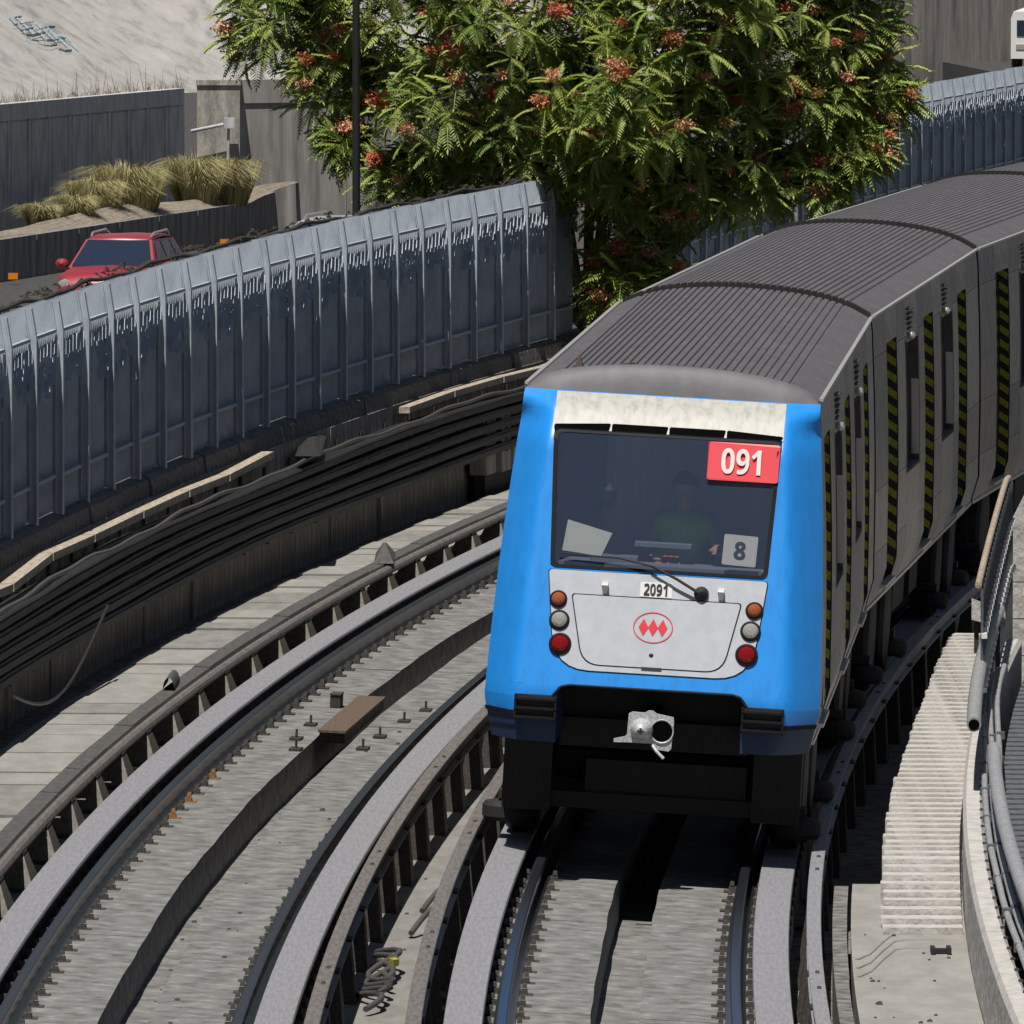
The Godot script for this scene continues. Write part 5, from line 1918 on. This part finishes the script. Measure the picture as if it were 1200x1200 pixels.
func build_tree():
	var r := RandomNumberGenerator.new()
	r.seed = 4411
	var D := 130.0
	var root := thing("ailanthus_tree", "spreading tree with feathery green leaves and orange seed clusters over the fence", "tree")
	# lobes: px, py, depth offset, radius x, y, z in metres
	var lobes := [[330.0, 30.0, -1.0, 0.7, 0.7, 0.9], [390.0, 95.0, -0.5, 0.55, 0.5, 0.7], [405.0, 165.0, 0.0, 0.2, 0.22, 0.4], [460.0, 20.0, -0.5, 1.1, 1.0, 1.3], [480.0, 205.0, 0.5, 0.45, 0.4, 0.6], [540.0, 120.0, 0.6, 1.1, 0.85, 1.2], [620.0, 20.0, 1.0, 1.3, 1.1, 1.4], [640.0, 150.0, 1.2, 1.0, 0.7, 1.0], [730.0, 110.0, 1.6, 1.2, 1.0, 1.3], [790.0, 10.0, 1.2, 1.4, 1.2, 1.5], [830.0, 150.0, 1.0, 1.0, 0.75, 1.0], [900.0, 60.0, 0.6, 1.2, 1.1, 1.2], [960.0, 130.0, 0.6, 0.8, 0.75, 0.9], [1000.0, 40.0, 0.2, 0.55, 0.7, 0.8], [950.0, 205.0, 0.8, 0.45, 0.4, 0.6], [740.0, 255.0, 1.2, 0.5, 0.85, 0.6], [745.0, 320.0, 1.6, 0.38, 0.42, 0.5], [1025.0, 110.0, 0.4, 0.4, 0.45, 0.5], [555.0, 205.0, 0.6, 0.55, 0.35, 0.6], [630.0, 205.0, 0.4, 0.5, 0.35, 0.6], [700.0, 205.0, 1.4, 0.5, 0.5, 0.7], [800.0, 215.0, 1.2, 0.5, 0.45, 0.6], [870.0, 215.0, 1.0, 0.5, 0.4, 0.6], [1000.0, 175.0, 0.8, 0.4, 0.35, 0.5], [715.0, 330.0, 1.4, 0.25, 0.4, 0.4],
		[420.0, -110.0, -0.5, 1.2, 1.1, 1.4], [600.0, -150.0, 0.5, 1.6, 1.4, 1.7], [790.0, -150.0, 0.8, 1.6, 1.4, 1.7], [940.0, -80.0, 0.4, 1.1, 1.1, 1.3], [700.0, -260.0, 0.5, 1.6, 1.2, 1.7]]
	var greens := [leaf_mat(Color(0.22, 0.295, 0.065)), leaf_mat(Color(0.165, 0.24, 0.055)), leaf_mat(Color(0.29, 0.35, 0.08)), leaf_mat(Color(0.30, 0.32, 0.09))]
	var gc := [Color(0.22, 0.295, 0.065), Color(0.165, 0.24, 0.055), Color(0.29, 0.35, 0.08), Color(0.30, 0.32, 0.09)]
	var fr := [frond_mesh(0), frond_mesh(1), frond_mesh(2)]
	# trunk and limbs
	var foot := Vector3(0.75, -2.65, -D - 0.8)
	var fork := Vector3(0.9, 1.4, -D - 0.7)
	var st := begin()
	tube(st, [foot, foot.lerp(fork, 0.5) + Vector3(0.08, 0, 0.05), fork], 0.2, 10, 0.14)
	obj("trunk", st, M.bark, root)
	var all := []
	var heads := []
	for L in lobes:
		var c := at_px(L[0], L[1], D) + Vector3(0, 0, L[2])
		var st2 := begin()
		var m1 := fork.lerp(c, 0.5) + Vector3(0, 0.35, 0)
		tube(st2, [fork, m1, c], 0.05, 7, 0.012)
		obj("limb", st2, M.bark, root)
		var vol: float = L[3] * L[4] + 0.2
		var nc := int(92.0 * vol) + 20
		for i in nc:
			var dir := Vector3(r.randfn(), r.randfn() * 0.9 + 0.25, r.randfn() + 0.25).normalized()
			var q := c + dir * Vector3(L[3], L[4], L[5]) * pow(r.randf_range(0.3, 1.0), 0.4)
			var ax := (dir * 0.7 + Vector3(r.randf_range(-0.3, 0.3), 0.7, 0.25)).normalized()
			var u := ax.cross(Vector3(0.2, 0.3, 1)).normalized()
			var w := ax.cross(u)
			var nf := r.randi_range(5, 8)
			var tone := r.randf()
			for k in nf:
				var a := TAU * k / nf + r.randf() * 0.6
				var d := (ax * r.randf_range(-0.15, 0.9) + u * cos(a) * r.randf_range(0.5, 1.0) + w * sin(a) + Vector3(r.randf_range(-0.3, 0.3), r.randf_range(-0.35, 0.2), r.randf_range(-0.3, 0.3))).normalized()
				var z := d.cross(Vector3.UP).normalized()
				if z.length() < 0.1: z = Vector3(0, 0, 1)
				var y := z.cross(d).normalized()
				var sc := r.randf_range(0.23, 0.4)
				var ci := 0 if tone < 0.4 else (1 if tone < 0.7 else 2)
				if r.randf() < 0.07: ci = 3
				all.append([Transform3D(Basis(d * sc, y * sc, z * sc * (1.0 if r.randf() < 0.5 else -1.0)), q), ci, r.randi() % 3, q.z])
			if dir.z > -0.1 and r.randf() < 0.16: heads.append(q + ax * 0.16)
	all.sort_custom(func(a, b): return a[3] > b[3])
	var shown := 0
	var rest := [[], [], []]
	for e in all:
		var pz: float = -e[0].origin.z
		var py: float = (CAM_H - e[0].origin.y) * FOCAL / pz - 212.0
		if shown < 280 and py > 0.0 and py < 240.0 and r.randf() < 0.6:
			inst("leaf", fr[e[2]], greens[e[1]], root, e[0])
			shown += 1
		else: rest[e[2]].append(e)
	var lm := leaf_mat(Color(1, 1, 1))
	lm.vertex_color_use_as_albedo = true
	lm.albedo_color = Color.WHITE
	lm.backlight = srgb(0.08, 0.13, 0.02)
	for v in 3:
		var mm := MultiMesh.new()
		mm.transform_format = MultiMesh.TRANSFORM_3D
		mm.use_colors = true
		mm.mesh = fr[v]
		mm.instance_count = rest[v].size()
		for i in rest[v].size():
			mm.set_instance_transform(i, rest[v][i][0])
			var g: Color = gc[rest[v][i][1]]
			var k := 0.85 + 0.3 * fposmod(sin(i * 12.9898) * 43758.5, 1.0)
			mm.set_instance_color(i, Color(g.r * k, g.g * k, g.b * k))
		var mi := MultiMeshInstance3D.new()
		mi.multimesh = mm
		mi.material_override = lm
		mi.name = "foliage"
		mi.set_meta("kind", "stuff")
		root.add_child(mi, true)
	var sm := [seed_mesh(0), seed_mesh(1), seed_mesh(2)]
	var reds := [mat(Color(0.55, 0.2, 0.1), 0.8), mat(Color(0.62, 0.3, 0.18), 0.8), mat(Color(0.58, 0.12, 0.07), 0.8), mat(Color(0.45, 0.28, 0.1), 0.8)]
	var seen := 0
	for h in heads:
		if seen >= 260: break
		var b := Basis(Vector3.UP, r.randf() * TAU).scaled(Vector3.ONE * r.randf_range(0.5, 0.95))
		inst("seed_cluster", sm[seen % 3], reds[[0, 1, 0, 2, 1, 3][seen % 6]], root, Transform3D(b, h))
		seen += 1
	print("fronds ", all.size(), " heads ", heads.size())

# ---------------------------------------------------------------- vehicles
func loft(st: SurfaceTool, rings: Array, caps := true):
	for i in rings.size() - 1:
		var n: int = rings[i].size()
		for k in n: quad(st, rings[i][k], rings[i + 1][k], rings[i + 1][(k + 1) % n], rings[i][(k + 1) % n])
	if caps:
		for e in [rings[0], rings[-1]]:
			for k in range(1, e.size() - 1):
				for v in [e[0], e[k], e[k + 1]]: st.add_vertex(v)

func build_vehicles():
	# car faces +z in its own frame; origin on the road under its middle
	var pos := at_px(143, 300, 198.5)
	pos.y = -1.66
	build_car("red sport utility car with roof rails on the street behind the fence", Transform3D(Basis(Vector3.UP, -0.17).scaled(Vector3(0.97, 0.97, 0.97)), pos), M.carred)
	pos = at_px(392, 300, 206.0)
	pos.y = -1.66
	build_car("silver grey car whose roof just shows above the fence by the pole", Transform3D(Basis(Vector3.UP, -0.30), pos), M.pipe)
	build_van()

func build_car(label: String, t0: Transform3D, paint: Material):
	var car := thing("street_car", label, "car", t0)
	var st := begin()
	var rings := []
	for q in [[2.25, 0.62, 0.74, 0.45], [2.18, 0.78, 0.86, 0.3], [1.95, 0.86, 0.98, 0.26], [1.2, 0.91, 1.06, 0.24], [0.95, 0.92, 1.08, 0.24], [-1.0, 0.92, 1.08, 0.24], [-1.9, 0.89, 1.05, 0.26], [-2.2, 0.82, 0.98, 0.32], [-2.26, 0.76, 0.86, 0.45]]:
		var w: float = q[1]
		var t: float = q[2]
		var b: float = q[3]
		rings.append([Vector3(-w * 0.9, b, q[0]), Vector3(-w, b + 0.18, q[0]), Vector3(-w, t - 0.22, q[0]), Vector3(-w * 0.95, t - 0.07, q[0]), Vector3(-w * 0.8, t, q[0]), Vector3(0, t + 0.03, q[0]), Vector3(w * 0.8, t, q[0]), Vector3(w * 0.95, t - 0.07, q[0]), Vector3(w, t - 0.22, q[0]), Vector3(w, b + 0.18, q[0]), Vector3(w * 0.9, b, q[0])])
	st.set_smooth_group(0)
	loft(st, rings)
	obj("body", st, paint, car)
	# glazed cabin and roof
	st = begin()
	var lo := [Vector3(-0.84, 1.05, 1.0), Vector3(0.84, 1.05, 1.0), Vector3(0.86, 1.06, -2.05), Vector3(-0.86, 1.06, -2.05)]
	var hi := [Vector3(-0.64, 1.57, 0.3), Vector3(0.64, 1.57, 0.3), Vector3(0.63, 1.55, -1.75), Vector3(-0.63, 1.55, -1.75)]
	for i in 4: quad(st, lo[i], hi[i], hi[(i + 1) % 4], lo[(i + 1) % 4])
	obj("cabin_pillars", st, paint, car)
	st = begin()
	st.set_smooth_group(0)
	var rr := []
	for q in [[0.34, 0.6, 1.57], [0.2, 0.65, 1.60], [-0.6, 0.67, 1.64], [-1.5, 0.66, 1.61], [-1.78, 0.62, 1.55]]:
		rr.append([Vector3(-q[1], q[2] - 0.035, q[0]), Vector3(-q[1] * 0.9, q[2], q[0]), Vector3(0, q[2] + 0.025, q[0]), Vector3(q[1] * 0.9, q[2], q[0]), Vector3(q[1], q[2] - 0.035, q[0])])
	loft(st, rr)
	obj("roof", st, paint, car)
	st = begin()
	var fwd := Vector3(0, 0.012, 0.012)
	quad(st, Vector3(-0.78, 1.08, 0.985) + fwd, Vector3(-0.6, 1.55, 0.33) + fwd, Vector3(0.6, 1.55, 0.33) + fwd, Vector3(0.78, 1.08, 0.985) + fwd)
	obj("windscreen", st, M.carglass, car)
	for sg in [-1.0, 1.0]:
		for w in [[0.62, -0.3, 0.2, -0.3], [-0.4, -1.2, -0.4, -1.15], [-1.3, -1.9, -1.25, -1.62]]:
			st = begin()
			quad(st, Vector3(sg * 0.845, 1.11, w[0]), Vector3(sg * 0.675, 1.51, w[2]), Vector3(sg * 0.67, 1.51, w[3]), Vector3(sg * 0.855, 1.11, w[1]))
			obj("side_window", st, M.carglass, car)
		st = begin()
		tube(st, [Vector3(sg * 0.58, 1.6, 0.1), Vector3(sg * 0.6, 1.68, -0.1), Vector3(sg * 0.6, 1.7, -1.3), Vector3(sg * 0.58, 1.6, -1.6)], 0.025, 8)
		obj("roof_rail", st, M.chrome, car)
		st = begin()
		lathe(st, Vector3(sg * 1.03, 1.12, 0.72), [Vector2(0.0, 0.09), Vector2(0.08, 0.06), Vector2(0.1, -0.02), Vector2(0.09, -0.07), Vector2(0.0, -0.08)], 12, Basis(), 1.3)
		var mr := obj("mirror", st, paint, car)
		st = begin()
		box(st, Vector3(sg * 0.92, 1.07, 0.72), Vector3(0.14, 0.04, 0.06))
		obj("stalk", st, M.ink, mr)
		st = begin()
		lathe(st, Vector3(sg * 0.62, 0.76, 2.12), [Vector2(0.0, 0.1), Vector2(0.1, 0.07), Vector2(0.13, 0.0)], 14, Basis(), 1.5)
		obj("headlight", st, M.lamp_clear, car)
		for z in [1.35, -1.35]:
			st = begin()
			lathe(st, Vector3(sg * 0.8, 0.34, z), [Vector2(0.2, -0.11), Vector2(0.32, -0.1), Vector2(0.34, -0.06), Vector2(0.34, 0.06), Vector2(0.32, 0.1), Vector2(0.2, 0.12)], 20, Basis(Vector3.UP, PI / 2))
			var wh := obj("wheel", st, M.rubber, car)
			st = begin()
			lathe(st, Vector3(sg * 0.87, 0.34, z), [Vector2(0.0, 0.03 * sg), Vector2(0.1, 0.04 * sg), Vector2(0.21, 0.0)], 16, Basis(Vector3.UP, PI / 2))
			obj("rim", st, M.chrome, wh)
	st = begin()
	box(st, Vector3(0, 0.62, 2.235), Vector3(0.8, 0.16, 0.03))
	obj("grille", st, M.ink, car)
func build_van():
	var st: SurfaceTool
	var vp := at_px(1232, 76, 246.0)
	vp.y = 1.9
	var van := thing("delivery_van", "white box van on the raised road above the far fence", "van", Transform3D(Basis(Vector3.UP, -0.2), vp))
	st = begin()
	loft(st, [[Vector3(-0.72, 0.28, 1.5), Vector3(-0.72, 1.2, 1.5), Vector3(-0.66, 1.36, 1.5), Vector3(0.66, 1.36, 1.5), Vector3(0.72, 1.2, 1.5), Vector3(0.72, 0.28, 1.5)], [Vector3(-0.74, 0.28, -1.8), Vector3(-0.74, 1.3, -1.8), Vector3(-0.68, 1.48, -1.8), Vector3(0.68, 1.48, -1.8), Vector3(0.74, 1.3, -1.8), Vector3(0.74, 0.28, -1.8)]])
	obj("body", st, M.white, van)
	st = begin()
	box(st, Vector3(0, 0.98, 1.51), Vector3(1.16, 0.36, 0.02))
	obj("windscreen", st, M.carglass, van)
	for sg in [-1.0, 1.0]:
		st = begin()
		box(st, Vector3(sg * 0.735, 1.0, 0.9), Vector3(0.02, 0.3, 0.6))
		obj("side_window", st, M.carglass, van)
		for z in [0.95, -1.2]:
			st = begin()
			lathe(st, Vector3(sg * 0.66, 0.27, z), [Vector2(0.0, -0.09), Vector2(0.26, -0.09), Vector2(0.28, -0.05), Vector2(0.28, 0.05), Vector2(0.26, 0.09), Vector2(0.0, 0.1)], 18, Basis(Vector3.UP, PI / 2))
			obj("wheel", st, M.rubber, van)
		st = begin()
		box(st, Vector3(sg * 0.5, 0.55, 1.51), Vector3(0.2, 0.12, 0.02))
		obj("headlight", st, M.lamp_clear, van)
